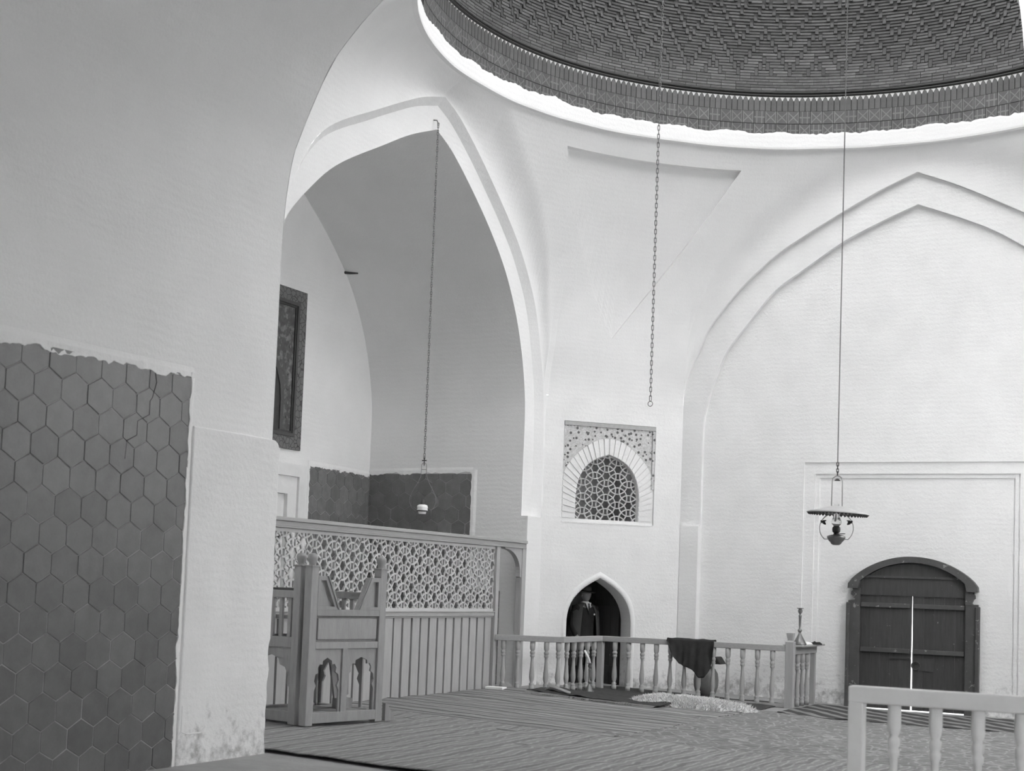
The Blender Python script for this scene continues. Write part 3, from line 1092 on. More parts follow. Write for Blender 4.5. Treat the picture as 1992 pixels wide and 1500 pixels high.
tym = [(x, 1.615 + 0.378 * (1 - (x / 0.80) ** 2) ** 0.8) for x in np.linspace(-0.72, 0.72, 25)]
m.prism(tym + [(0.72, 1.55), (-0.72, 1.55)], 0.0, 0.055, fd)
m.build('tympanum_board', MAT['door'], door)
m = MB()
m.prism([(-0.72, 1.79), (0.72, 1.79), (0.72, 1.82), (-0.72, 1.82)], 0.055, 0.075, fd)
m.build('transom_strip', MAT['door_trim'], door)
scroll = [(0.0, 0.0), (0.10, 0.0), (0.085, 0.03), (0.10, 0.07), (0.125, 0.09), (0.12, 0.13), (0.095, 0.15), (0.11, 0.18), (0.0, 0.18)]
for sg in (-1, 1):
    m = MB()
    x0, x1 = sorted((sg * 0.70, sg * 0.865))
    m.box(x0, x1, -0.075, 0.0, -0.05, 1.47)
    j = m.build('jamb', MAT['door_trim'], door)
    bevel(j, 0.008)
    m = MB()
    x0, x1 = sorted((sg * 0.835, sg * 0.885))
    m.box(x0, x1, -0.11, 0.0, -0.05, 1.44)
    j = m.build('jamb_moulding', MAT['door_trim'], door)
    bevel(j, 0.01)
    m = MB()
    m.prism([(sg * (0.70 + a), 1.46 + b) for a, b in scroll], 0.0, 0.085, fd)
    m.build('scroll_bracket', MAT['door_trim'], door)
for sg in (-1, 1):
    leaf = bpy.data.objects.new('door_leaf', None)
    COL.objects.link(leaf)
    leaf.parent = door
    leaf.location = (sg * 0.70, 0.0, 0.0)
    leaf.rotation_euler = (0, 0, 0)
    # edges of the leaf run from the hinge (0) to the meeting edge; the gap widens downwards
    ne = 5
    for k in range(ne):
        a0, a1 = -sg * (0.686 * k / ne), -sg * (0.686 * (k + 1) / ne - 0.003)
        m = MB()
        bot = 0.018
        sl = 0.0
        if k == ne - 1:
            top1, bot1 = -sg * (0.697), -sg * (0.684 if sg > 0 else 0.688)
        else:
            top1 = bot1 = a1
        m.prism([(a0, bot), (bot1, bot), (top1, 1.80), (a0, 1.80)], 0.0, 0.035 + 0.003 * ((k * 2) % 3), fd)
        m.build('plank', MAT['door'], leaf)
    for zz in (0.775, 1.385):
        m = MB()
        a0, a1 = sorted((-sg * 0.01, -sg * 0.675))
        m.prism([(a0, zz), (a1, zz), (a1, zz + 0.062), (a0, zz + 0.062)], 0.036, 0.075, fd)
        bevel(m.build('batten', MAT['door_trim'], leaf), 0.008)
    if sg > 0:
        m = MB()
        m.lathe([(0.03, 0), (0.03, .012), (0.012, .016), (0.012, .03)], 12, T(-0.635, -0.04, 0.66) @ Matrix.Rotation(math.pi / 2, 4, 'X'))
        m.tube([(-0.635 + 0.055 * math.sin(w), -0.075, 0.62 + 0.055 * math.cos(w)) for w in np.linspace(0, 2 * math.pi, 16, endpoint=False)], 0.008, 6, True)
        m.build('ring_handle', MAT['iron'], leaf)
        m = MB()
        m.prism([(-0.66, 0.55), (-0.40, 0.55), (-0.40, 0.72), (-0.66, 0.72)], 0.036, 0.048, fd)
        m.build('lock_board', MAT['door'], leaf)
    else:
        m = MB()
        m.prism([(0.40, 0.70), (0.69, 0.70), (0.69, 0.725), (0.40, 0.725)], 0.04, 0.06, fd)
        m.build('sliding_bolt', MAT['iron'], leaf)

# ------------------------------------------------------------------ right wall (out of view): closed, with an added light opening; near vault
mb = MB()
for sg in (-1, 1):
    y0, y1 = AY + sg * 3.15, AY + sg * 4.9
    mb.add([(XR, y0, -.2), (XR, y1, -.2), (XR, y1, ZS), (XR, y0, ZS)], [(0, 1, 2, 3)])
RW = (-1.7, 1.7, 2.9, 6.2)      # opening added in the unseen right wall to even out the light
cs = sorted(set([d for d, z in aLO] + [RW[0], RW[1]]))
for a, b in zip(cs[:-1], cs[1:]):
    za, zb2 = zLO(a), zLO(b)
    inn = RW[0] < (a + b) / 2 < RW[1]
    strips(mb, [(a, [(-.2, RW[2]), (RW[3], za)] if inn else [(-.2, za)]), (b, [(-.2, RW[2]), (RW[3], zb2)] if inn else [(-.2, zb2)])], lambda d, z: (XR, AY + d, z))
mb.add([(AX + 3.36, YF, -.2), (XR + .8, YF + .4, -.2), (XR + .8, YF + .4, ZS), (AX + 3.36, YF, ZS)], [(0, 1, 2, 3)])
tag(mb.build('wall_right', MAT['plaster'], fix=False), 'plain white right wall of the hall', 'wall', kind='structure')

# near wall: side of the near vault with the hexagonal tile dado
XN, YN = -7.03, 9.60
na = smooth_half(NA, 60)
nvault = [tuple(q) for q in na] + [(2 * AX - x, z) for x, z in na[::-1][1:]]
mb = MB()
for k in range(24):
    y0, y1 = YN - 0.5 * k, YN - 0.5 * (k + 1)
    row = nvault if y1 > 7.9 else [q for q in nvault if q[0] < AX or q[1] > 5.25]
    mb.quadstrip([(x, y0, z) for x, z in row], [(x, y1, z) for x, z in row])
mb.quadstrip([(x, YN, z) for x, z in nvault], [(AX + (x - AX) * 1.06, YN + .012, z + .12) for x, z in nvault])
tag(mb.build('ceiling_near', MAT['plaster'], smooth=True), 'shaded plaster vault rising above the near tiled wall', 'vault', kind='structure')

mb = MB()
PN = lambda a, b, d: (XN + d, a, b)
mb.add([PN(-2.0, -.2, 0), PN(YN, -.2, 0), PN(YN, 4.25, 0), PN(-2.0, 4.25, 0)], [(0, 1, 2, 3)])
mb.add([(XN, YN, -.2), (XN, YN, 4.25), (-8.9, YN, 4.25), (-8.9, YN, -.2)], [(0, 1, 2, 3)])
wall_near = tag(mb.build('wall_near', MAT['plaster']), 'near white wall at left with a dado of dark hexagonal tiles', 'wall', kind='structure')
# side space in which the viewer stands, closed in to limit sky light, with a light opening added at its right; pier of the near arch
XP = -0.85
mb = MB()


def sheet(*q):
    mb.add(list(q), [tuple(range(len(q)))])


def wall_sheet(p, q, z0, z1):
    sheet((p[0], p[1], z0), (q[0], q[1], z0), (q[0], q[1], z1), (p[0], p[1], z1))


wall_sheet((XP, YN), (XP, 8.1), -.2, 4.3)
wall_sheet((XP, 8.1), (3.2, 8.1), -.2, 5.4)
wall_sheet((XP, YN), (XR + .1, YN), -.2, 4.3)
wall_sheet((-7.03, -2.4), (3.2, -2.4), -.2, 8.0)
SW = (1.5, 4.6, 0.8, 3.0)
wall_sheet((3.2, -2.4), (3.2, SW[0]), -.2, 5.4)
wall_sheet((3.2, SW[1]), (3.2, 8.1), -.2, 5.4)
wall_sheet((3.2, SW[0]), (3.2, SW[1]), -.2, SW[2])
wall_sheet((3.2, SW[0]), (3.2, SW[1]), SW[3], 5.4)
sheet((-1.35, -2.4, 5.4), (3.2, -2.4, 5.4), (3.2, 8.1, 5.4), (-1.35, 8.1, 5.4))
wall_sheet((XR, YN), (XR, AY - 3.15), -.2, ZS)
tag(mb.build('wall_behind', MAT['plaster'], fix=False), 'plain walls and pier beside the viewer', 'wall', kind='structure')

hex_dado(wall_near, (5.6, 8.545, 0.0, 2.95), PN, MAT['tile'], (0.03, -0.02), seed=8, sx=1.10)
ragged_lip(wall_near, (5.6, 2.93), (8.58, 2.945), (0, 1), PN, 0.09, 0.045, 0.020, 11, freq=7)
ragged_lip(wall_near, (8.545, 2.99), (8.545, 0.0), (1, 0), PN, 0.05, 0.022, 0.022, 12, freq=5)
# thicker lower facing of the pier with worn corner
edge = []
for zz in np.linspace(-0.15, 2.50, 54):
    w = 0.012 * noise.noise((zz * 3.1, 2.0, 0.0)) + (0.03 * noise.noise((zz * 6.0, 5.0, 0.0)) - 0.015 if zz < 0.95 else 0)
    edge.append((9.69 + w, zz))
poly = [(8.60, -0.15)] + edge + [(9.685, 2.54), (9.665, 2.575), (9.63, 2.595), (9.55, 2.60), (9.2, 2.603), (8.60, 2.598)]
mb = MB()
mb.prism(poly, -0.5, 0.016, PN)
bevel(mb.build('pier_facing', MAT['plaster_low'], wall_near), 0.012, 3)
# hairline patch where the facing was repaired
mb = MB()
mb.tube([PN(8.63, .52, .014), PN(8.63, .33, .014), PN(8.70, .31, .014), PN(8.86, .31, .014), PN(8.91, .35, .014)], 0.007, 5)
mb.build('repair_ridge', MAT['plaster'], wall_near)
# crack running down between the tiles
mb = MB()
pts = [(8.14, 2.93), (8.16, 2.86), (8.12, 2.74), (8.10, 2.72), (8.10, 2.62), (7.98, 2.56), (7.98, 2.46), (7.88, 2.41), (7.87, 2.28)]
for a, b in zip(pts[:-1], pts[1:]):
    mb.tube([PN(a[0], a[1], .0125), PN(b[0], b[1], .0125)], 0.0035, 5)
mb.build('crack', MAT['panel_dark'], wall_near)

# ------------------------------------------------------------------ dome: moulding, plaster ring, tile band, cornice, brickwork
def dome_pt(phi, r, z):
    return (AX + r * math.cos(phi), AY + r * math.sin(phi), z)


NPH = 240
allphi = [2 * math.pi * i / NPH for i in range(NPH + 1)]
mb = MB()
for sec in ([(RC + .01, ZC - .004), (RC - 0.055, ZC + 0.004), (RC - 0.06, ZC + 0.03)],):
    mb.grid([[dome_pt(q, r, z + (0.012 * noise.noise((math.cos(q) * 6, math.sin(q) * 6, 0)) if r < RC else 0)) for q in allphi] for r, z in sec])
dome = tag(mb.build('ceiling', MAT['plaster'], smooth=False), 'brick dome with a dark tiled band above a white moulding', 'dome', kind='structure')
# plaster ring with ragged upper edge
fine = [2 * math.pi * i / 1400 for i in range(1401)]


def rag(q):
    x, y = math.cos(q) * 14, math.sin(q) * 14
    return 7.925 + 0.035 * noise.noise((x, y, 1.0)) + 0.020 * noise.noise((x * 5, y * 5, 2.0)) + 0.05 * max(0, noise.noise((x * .5, y * .5, 3.0)))


mb = MB()
mb.grid([[dome_pt(q, RC - 0.06, ZC + .03 + 0.012 * noise.noise((math.cos(q) * 6, math.sin(q) * 6, 0))) for q in fine], [dome_pt(q, RC - 0.055, rag(q) - .03) for q in fine], [dome_pt(q, RC - 0.045, rag(q)) for q in fine], [dome_pt(q, RC - 0.02, rag(q) + .004) for q in fine]])
mb.build('plaster_ring', MAT['plaster'], dome, fix=False, smooth=False)
ZB0, ZB1 = 7.86, 8.45
RB = RC - 0.025
mb = MB()
mb.grid([[dome_pt(q, RB, z) for q in allphi] for z in (ZB0, ZB1)])
mb.build('band_ground', MAT['mortar_dark'], dome, fix=False)
mb = MB()
mb.grid([[dome_pt(q, RB - .002, z) for q in allphi] for z in (ZB1 - .055, ZB1)])
mb.build('white_frieze', MAT['white_paint'], dome, fix=False)
P0, P1 = math.radians(32), math.radians(202)
TW = 0.158
nt = int((P1 - P0) * RB / TW)


def box_tile(w, h, t, mat, name, point=False):
    m = MB()
    if point:
        poly = [(-w / 2, -h / 2), (w / 2, -h / 2), (w / 2, h / 2 - w * .75), (w * .28, h / 2 - w * .25), (0, h / 2), (-w * .28, h / 2 - w * .25), (-w / 2, h / 2 - w * .75)]
    else:
        poly = [(-w / 2, -h / 2), (w / 2, -h / 2), (w / 2, h / 2), (-w / 2, h / 2)]
    m.prism(poly, 0, t, lambda a, b, d: (a, d, b))
    return m.mesh(name, mat)


def on_dome(phi, r, z, tilt=0.0):
    # local x along the wall, y towards the axis, z up
    q = Matrix.Rotation(phi + math.pi / 2, 4, 'Z') @ Matrix.Rotation(tilt, 4, 'X')
    return Matrix.Translation(dome_pt(phi, r, z)) @ q


mA, mBt = box_tile(TW - .008, 0.175, 0.014, MAT['band_cross'], 'tile'), box_tile(TW - .008, 0.175, 0.014, MAT['band_bar'], 'tile')
mTo = box_tile(TW / 2 - .010, 0.20, 0.016, MAT['band'], 'tongue_tile', True)
for i in range(nt):
    ph = P0 + (i + .5) * TW / RB
    link('tile', mA if i % 4 != 2 else mBt, dome, on_dome(ph, RB, 8.155))
    link('tile', mBt if i % 2 else mA, dome, on_dome(ph, RB, 7.972))
    for e in (-.25, .25):
        link('tongue_tile', mTo, dome, on_dome(ph + e * TW / RB, RB, 8.345))
# cornice of two dark ribs
for k, (zz, rr) in enumerate(((8.468, .022), (8.515, .020))):
    mb = MB()
    sec = [(RB + .02 - rr * 2.2 * math.sin(w), zz - rr * math.cos(w)) for w in np.linspace(0, math.pi, 7)]
    mb.grid([[dome_pt(q, r, z) for q in allphi] for r, z in sec])
    mb.build('cornice_rib', MAT['brick_dark'] if k == 0 else MAT['mortar_dark'], dome, fix=False, smooth=True)
# shell and bricks
ZD0, RD = 8.54, 4.60


def shell_r(z):
    return RD * math.sqrt(max(0.0, 1 - ((z - ZD0) / 4.35) ** 2))


mb = MB()
zz_ = [ZD0 - .1] + [ZD0 + 4.349 * math.sin(w) for w in np.linspace(0, math.pi / 2, 24)]
rows = [[dome_pt(q, shell_r(max(z, ZD0)), z) for q in allphi] for z in zz_]
for k in range(len(zz_) - 1):
    zm = (zz_[k] + zz_[k + 1]) / 2
    for i in range(NPH):
        if 11.2 < zm < 12.5 and (i + 5) % 30 < 20:
            continue          # arched light openings high in the dome
        mb.add([rows[k][i], rows[k][i + 1], rows[k + 1][i + 1], rows[k + 1][i]], [(0, 1, 2, 3)])
mb.build('dome_shell', MAT['mortar_dark'], dome, fix=False, smooth=True)
CH, CWD = 0.0405, 0.052
NROW = 30
BP0, BP1 = math.radians(48), math.radians(188)
ncell = int((BP1 - BP0) * RD / CWD)
cells = {}
bricks = []      # (row, col, width, height, dark)


def zig(c):
    p = c % 14
    return p if p <= 7 else 14 - p


def vert(r, c):
    return r >= 5 and (r - 5 - 2 * zig(c)) % 10 in (0, 1, 2)


for r in range(NROW):
    c = 0
    while c < ncell:
        if vert(r, c):
            if (r - 5 - 2 * zig(c)) % 10 == 0 or r == 5:
                hgt = 3 - ((r - 5 - 2 * zig(c)) % 10)
                bricks.append((r, c, 1, hgt, True))
            c += 1
            continue
        e = c
        mx = 4 if r >= 5 else RND.choice((3, 4, 4, 4))
        while e < ncell and e - c < mx and not vert(r, e):
            e += 1
        bricks.append((r, c, e - c, 1, False))
        c = e
brick_mesh = {}
rest = {True: MB(), False: MB()}


def bmesh_for(w, h, dark):
    k = (w, h, dark)
    if k not in brick_mesh:
        m = MB()
        a, b, t = w * CWD / 2 - .0035, h * CH / 2 - .0035, 0.02
        m.box(-a, a, 0, t, -b, b)
        brick_mesh[k] = (m, m.mesh('brick', MAT['brick_dark' if dark else 'brick']))
    return brick_mesh[k]


def vis_rank(bk):
    r, c, w, h, dk = bk
    ph = BP0 + (c + w / 2) * CWD / RD
    return abs(math.degrees(ph) - 112) / 2.2 + r * 1.6 - 6 * (w * h > 2)


bricks.sort(key=vis_rank)
for idx, (r, c, w, h, dk) in enumerate(bricks):
    ph = BP0 + (c + w / 2) * CWD / RD
    zc = ZD0 + .02 + (r + h / 2) * CH
    sl = math.atan2(shell_r(zc) - shell_r(zc + .05), .05)
    Mx = on_dome(ph, shell_r(zc) + .004 + (0.003 if dk else RND.uniform(-.003, .002)), zc, sl)
    m, me = bmesh_for(w, h, dk)
    if idx < 300:
        link('brick', me, dome, Mx)
    else:
        rest[dk].add(m.v, m.f, Mx)
tag(rest[False].build('brickwork', MAT['brick'], dome, fix=False), kind='stuff')
tag(rest[True].build('glazed_brickwork', MAT['brick_dark'], dome, fix=False), kind='stuff')

# ------------------------------------------------------------------ wooden screen closing the recess
XS = -8.90
screen = thing('wooden_screen', (XS, 12.0, 0.0), 0, 'long pale wooden screen with star lattice above vertical boards', 'screen')
fs_ = lambda a, b, d: (d, a, b)        # a along Y, b up, d towards the hall
SL = YS - 12.0                          # length
PY = 5.22                               # position of the door post along the screen


def sbox(name, a0, a1, b0, b1, d0, d1, mat='wood', parent=screen, bv=0.006):
    m = MB()
    m.box(d0, d1, a0, a1, b0, b1)
    o = m.build(name, MAT[mat], parent)
    if bv:
        bevel(o, bv)
    return o


tr = sbox('top_rail', -0.1, SL, 2.02, 2.075, -0.04, 0.045, 'wood_h')
sbox('cornice_strip', -0.1, SL, 2.075, 2.115, -0.05, 0.070, 'wood_h', tr)
sbox('bead', -0.1, SL, 2.005, 2.02, -0.03, 0.055, 'wood_h', tr)
sbox('post', PY - .045, PY + .045, 0.10, 2.01, -0.045, 0.045)
sbox('post', SL - .10, SL - .002, 0.10, 2.01, -0.05, 0.045)
sbox('post', -0.1, -0.01, 0.10, 2.01, -0.045, 0.045)
mr = sbox('middle_rail', -0.01, PY - .045, 1.085, 1.135, -0.03, 0.035, 'wood_h')
sbox('bead', -0.01, PY - .045, 1.135, 1.150, -0.03, 0.048, 'wood_h', mr)
sbox('bead', -0.01, PY - .045, 1.065, 1.085, -0.03, 0.022, 'wood_h', mr)
nb = 25
bwid = (PY - .045 + .01) / nb
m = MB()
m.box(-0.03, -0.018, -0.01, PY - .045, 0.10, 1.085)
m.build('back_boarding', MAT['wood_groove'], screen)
for k in range(nb):
    a = -0.01 + k * bwid
    sbox('board', a + .004, a + bwid - .036, 0.10, 1.08, -0.02, 0.012 + RND.uniform(-.003, .003), bv=0.003)
# lattice panels
ends = [-0.01, 0.87, 3.03, PY - .045]
for a0, a1 in zip(ends[:-1], ends[1:]):
    g = ring_lattice(fs_, lambda a, b: a0 + .002 < a < a1 - .002 and 1.152 < b < 2.0, (0.0, 5.2, 1.15, 2.0), 0.2165, 0.155, 0.021, -0.010, 0.008, n=36, off=(0.05, 0.06))
    lp = g.build('lattice_panel', MAT['wood_lat'], screen)
    for (q0, q1) in ((1.150, 1.182), (1.965, 2.006)):
        m = MB()
        m.box(-0.012, 0.0135, a0, a1, q0, q1)
        m.build('border_strip', MAT['wood_lat'], lp)
# arched bracket over the passage at the right end
gap0, gap1 = PY + .045, SL - .10
wd = gap1 - gap0
outer = [(gap1, 2.005), (gap0 + .15, 2.005)]
arc = [(gap1 - .10 - (wd - .26) * math.cos(w), 1.66 + 0.325 * math.sin(w)) for w in np.linspace(math.pi / 2 * 1.05, 0.02, 14)]
arc = [(gap1 - .035 - 0.46 * (1 - math.sin(w)), 1.66 + 0.325 * math.cos(w) ** 0.9) for w in np.linspace(0.0, math.pi / 2 - .01, 14)]
m = MB()
m.prism([(gap1 + .01, 2.006), (arc[0][0] - .02, 2.006)] + arc + [(gap1 - .035, 1.62), (gap1 + .01, 1.60)], -0.035, 0.03, fs_)
m.build('arched_bracket', MAT['wood'], screen)

# ------------------------------------------------------------------ turned balustrade in front of the doorway
BAL = [(0, .031), (.10, .031), (.115, .024), (.135, .031), (.155, .024), (.175, .018), (.22, .026), (.28, .031), (.36, .029), (.48, .022), (.62, .017), (.675, .018), (.69, .026), (.72, .027), (.735, .021), (.75, .028), (.79, .029), (.805, .019), (.825, .026), (.86, .031), (1, .031)]
bm_ = MB().lathe([(r * 1.12, z) for z, r in BAL], 16).mesh('baluster', MAT['wood'], smooth=True)
rail = thing('balustrade', (-8.0, 18.8, 0.0), 0, 'low wooden balustrade with turned balusters before the doorway', 'railing')
RZ = 0.845


def rail_run(p0, p1, ts, parent, ztop=RZ, th=0.075, wd=0.085, o=(-8.0, 18.8), mat='wood_h', mesh=bm_, ext=(0, 0), name='handrail'):
    a, b = Vector((p0[0] - o[0], p0[1] - o[1], 0)), Vector((p1[0] - o[0], p1[1] - o[1], 0))
    L_ = (b - a).length
    ang = math.atan2(b.y - a.y, b.x - a.x)
    m = MB()
    m.box(-ext[0], L_ + ext[1], -wd / 2, wd / 2, ztop - th, ztop, T(a.x, a.y, 0) @ Matrix.Rotation(ang, 4, 'Z'))
    bevel(m.build(name, MAT[mat], parent), 0.006)
    for t in ts:
        q = a.lerp(b, t)
        z0 = zf(q.x + o[0])
        link('baluster', mesh, parent, T(q.x, q.y, z0) @ Matrix.Diagonal((1, 1, ztop - th - z0 + .004, 1)))


PA0, PA1, PB1, PC1, PD1 = (-8.86, 17.22), (-8.05, 17.55), (-8.02, 18.80), (-5.33, 18.80), (-5.33, 19.97)
rail_run(PA0, PA1, [.13, .35, .57, .78, .96], rail, ext=(.0, .04))
rail_run(PA1, PB1, [.14, .31, .49, .65, .82], rail, ext=(.0, .0))
rail_run(PB1, PC1, [(.215 + .2035 * k) / 2.69 for k in range(12)], rail, ext=(-.04, -.04))
rail_run(PC1, PD1, [.30, .50, .70], rail, ztop=.83, th=.10, ext=(-.05, 0))
for (x, y), w, h, nm in ((PB1, .085, .80, 'post'), (PC1, .11, 1.0, 'post'), ((-5.33, 19.93), .07, .78, 'post')):
    m = MB()
    z0 = zf(x) - .02
    m.box(x + 8.0 - w / 2, x + 8.0 + w / 2, y - 18.8 - w / 2, y - 18.8 + w / 2, z0, h if h < .9 else .90)
    po = m.build(nm, MAT['wood'], rail)
    bevel(po, .006)
    if h > .9:
        m = MB()
        m.lathe([(.055, .90), (.045, .915), (.05, .94), (.062, .985), (.066, 1.01), (.0, 1.012)], 4, T(x + 8.0, y - 18.8, 0) @ Matrix.Rotation(math.pi / 4, 4, 'Z'))
        m.build('cap', MAT['wood'], po)
m = MB()
m.box(-5.45 + 8.0, -5.18 + 8.0, 18.86 - 18.8, 19.97 - 18.8, .832, .852)
m.build('ledge_board', MAT['wood_h'], rail)
m = MB()
m.box(-6.3 + 8.0, -5.38 + 8.0, -.035, .035, 0.045, 0.085)
m.build('bottom_rail', MAT['wood_h'], rail)

# near railing at the lower right
MAT['wood_light'] = material('light_railing_wood', 0.80, 0.65, 0.08, 5, bump=0.15, bscale=26, spec=0.25)
bm2 = MB().lathe([(r * 1.15, z) for z, r in BAL], 16).mesh('baluster', MAT['wood_light'], smooth=True)
r2 = thing('wooden_railing', (-1.9, 8.0, 0.0), 0, 'light wooden railing out of focus in the near right foreground', 'railing')
m = MB()
m.box(-1.93 + 1.9, 0.9 + 1.9, -.05, .05, .935, 1.025)
bevel(m.build('handrail', MAT['wood_light'], r2), .008)
m = MB()
m.box(-1.93 + 1.9, -1.85 + 1.9, -.045, .045, 0.0, .94)
bevel(m.build('post', MAT['wood_light'], r2), .006)
for k in range(11):
    link('baluster', bm2, r2, T(-1.69 + 1.9 + .217 * k, 0, 0.06) @ Matrix.Diagonal((1, 1, .88, 1)))
m = MB()
m.box(-1.93 + 1.9, 0.9 + 1.9, -.04, .04, 0.0, .07)
m.build('bottom_rail', MAT['wood_light'], r2)

# ------------------------------------------------------------------ raised preacher's chair
TH = math.radians(11)
KO = (-7.66, 11.17, 0.145)
pul = thing('pulpit_chair', KO, math.pi / 2 - TH, 'raised wooden preaching chair with panelled front and knobbed posts', 'chair')
# local frame: x along the front (0 left .. W right), y backwards, z up
KW, KD = 1.02, 0.90


def kbox(name, x0, x1, y0, y1, z0, z1, parent=pul, mat='pulpit', bv=.005):
    m = MB()
    m.box(x0, x1, y0, y1, z0, z1)
    o = m.build(name, MAT[mat], parent)
    if bv:
        bevel(o, bv)
    return o


def kprism(name, poly, y0, y1, parent=pul, mat='pulpit', bv=0.0):
    m = MB()
    m.prism(poly, y0, y1, lambda a, b, d: (a, d, b))
    o = m.build(name, MAT[mat], parent)
    if bv:
        bevel(o, bv)
    return o


KNOB = [(.036, 0), (.030, .012), (.034, .03), (.046, .06), (.050, .085), (.044, .108), (.025, .12), (.0, .122)]
knob_me = MB().lathe(KNOB, 14).mesh('knob', MAT['pulpit'], smooth=True)
for (x, y) in ((0.045, 0.045), (0.045, 0.19), (KW - .045, 0.045), (0.045, KD - .045), (KW - .045, KD - .045)):
    w = .045
    if y > .5:
        kbox('post', x - w, x + w, y - w, y + w, 0.0, 1.27)
        continue
    po = kbox('post', x - w, x + w, y - w, y + w, 0.0, 1.46)
    link('knob', knob_me, po, T(x, y, 1.46))
    kbox('post_cap', x - w - .008, x + w + .008, y - w - .008, y + w + .008, 1.455, 1.47, po, bv=.003)
xa, xb = 0.09, KW - .09
# front rails
kbox('bottom_rail', xa, xb, 0.0, .07, 0.02, 0.115)
kbox('lower_rail', xa, xb, 0.005, .065, 0.70, 0.765)
kbox('seat_rail', xa, xb, 0.0, .07, 1.005, 1.065)
fp = kbox('front_panel', xa, xb, 0.034, .05, 0.765, 1.005)
kbox('raised_field', xa + .03, xb - .02, 0.012, .036, 0.787, 0.983, fp)
kbox('centre_post', .455, .525, .005, .065, 0.11, 0.705)
# cusped boards of the two lower bays
def cusped(x0, x1, z0, z1):
    c = (x0 + x1) / 2
    h = (x1 - x0) / 2
    half = [(h - .022, z0), (h - .022, z0 + .20), (h - .045, z0 + .245), (h - .02, z0 + .29), (h - .035, z0 + .35), (h - .07, z0 + .37), (h - .06, z0 + .41), (h - .085, z0 + .445), (h - .12, z0 + .44), (h - .125, z0 + .475), (.0, z0 + .505)]
    pts = [(c + a, b) for a, b in half] + [(c - a, b) for a, b in half[::-1][1:]]
    return [(x1, z0)] + [(x1, z1), (x0, z1), (x0, z0)] + pts[::-1]


kprism('cusped_board', cusped(xa, .455, 0.115, .70), .022, .042)
kprism('cusped_board', cusped(.525, xb, 0.115, .70), .022, .042)
# sloping arms flanking the seat opening
L1 = [(xa, 1.065), (xa + .30, 1.065), (xa + .145, 1.375), (xa, 1.375)]
R1 = [(xb, 1.065), (xb - .30, 1.065), (xb - .145, 1.375), (xb, 1.375)]
for poly, sg in ((L1, 1), (R1, -1)):
    ip = [(poly[0][0] + sg * .03, 1.095), (poly[1][0] - sg * .075, 1.095), (poly[2][0] - sg * .045, 1.335), (poly[3][0] + sg * .03, 1.335)]
    af = MB()
    fn = lambda a, b, d: (a, d, b)
    for i in range(4):
        j = (i + 1) % 4
        af.prism([poly[i], poly[j], ip[j], ip[i]], 0.0, .055, fn)
    fr = af.build('arm_frame', MAT['pulpit'], pul)
    kprism('arm_panel', ip, .032, .045, fr)
    a, b = poly[1], poly[2]
    kprism('arm_bead', [(a[0] - sg * .03, 1.07), (a[0] - sg * .012, 1.07), (b[0] - sg * .012, 1.375), (b[0] - sg * .03, 1.375)], -.012, 0.0, fr)
# left side (towards the viewer's left) and right side, seat, back
for x0, x1 in ((0.01, 0.07), (KW - .07, KW - .01)):
    kbox('side_bottom_rail', x0, x1, .235, KD - .09, 0.02, .115)
    kbox('side_rail', x0, x1, .235, KD - .09, .70, .80)
    kbox('side_top_rail', x0, x1, .235, KD - .09, 1.16, 1.23)
    for k in range(5):
        y = .30 + k * .115
        kbox('slat', x0 + .015, x1 - .02, y - .022, y + .022, .80, 1.16, bv=.003)
    cx = (x0 + x1) / 2
    half = [(.255, .115), (.255, .33), (.22, .39), (.24, .44), (.19, .52), (.12, .54), (.09, .60), (0, .63)]
    cy = (.235 + KD - .09) / 2
    pts = [(cy + a, b) for a, b in half] + [(cy - a, b) for a, b in half[::-1][1:]]
    m = MB()
    m.prism([(KD - .09, .115), (KD - .09, .70), (.235, .70), (.235, .115)] + pts[::-1], cx - .01, cx + .01, lambda a, b, d: (d, a, b))
    m.build('side_cusped_board', MAT['pulpit'], pul)
kbox('seat', .07, KW - .07, .07, KD - .07, .965, 1.0)
kbox('floor_board', .09, KW - .09, .12, .34, .085, .115)
kbox('floor_board', .09, KW - .09, .40, .62, .085, .115)
kbox('back_rail', .09, KW - .09, KD - .08, KD - .03, 1.17, 1.25, mat='cloth_coat')
kbox('back_rail', .09, KW - .09, KD - .08, KD - .02, .70, .80)
kbox('back_bottom_rail', .09, KW - .09, KD - .08, KD - .02, .02, .115)

# glass jar standing on the seat of the chair
from_k = Matrix.Translation(KO) @ Matrix.Rotation(math.pi / 2 - TH, 4, 'Z')
q = from_k @ Vector((.44, .42, 1.0))
jar = thing('glass_jar', q, 0, 'small dark glass jar standing on the seat of the preaching chair', 'jar')
m = MB()
m.lathe([(.07, 0), (.085, .01), (.088, .09), (.08, .12), (.05, .14), (.045, .16)], 18)
m.build('jar_body', MAT['glass_dark'], jar, smooth=True)
m = MB()
m.lathe([(.05, .16), (.052, .185), (.03, .195), (.0, .197)], 14)
m.build('lid', MAT['iron'], jar, smooth=True)
# tapered board leaning inside the right bay
q = from_k @ Vector((.62, .12, .117))
lb = thing('leaning_board', q, math.pi / 2 - TH, 'tapered wooden board leaning inside the lower right bay of the preaching chair', 'board')
m = MB()
m.prism([(-.02, .10), (.17, .13), (.19, .44), (.12, .47), (-.06, .44)], 0, .025, lambda a, b, d: (a, d + .10 + b * .1, b))
m.build('board', MAT['pulpit'], lb)
m = MB()
m.box(.0, .17, .06, .16, 0, .10)
m.build('foot_block', MAT['pulpit'], lb)
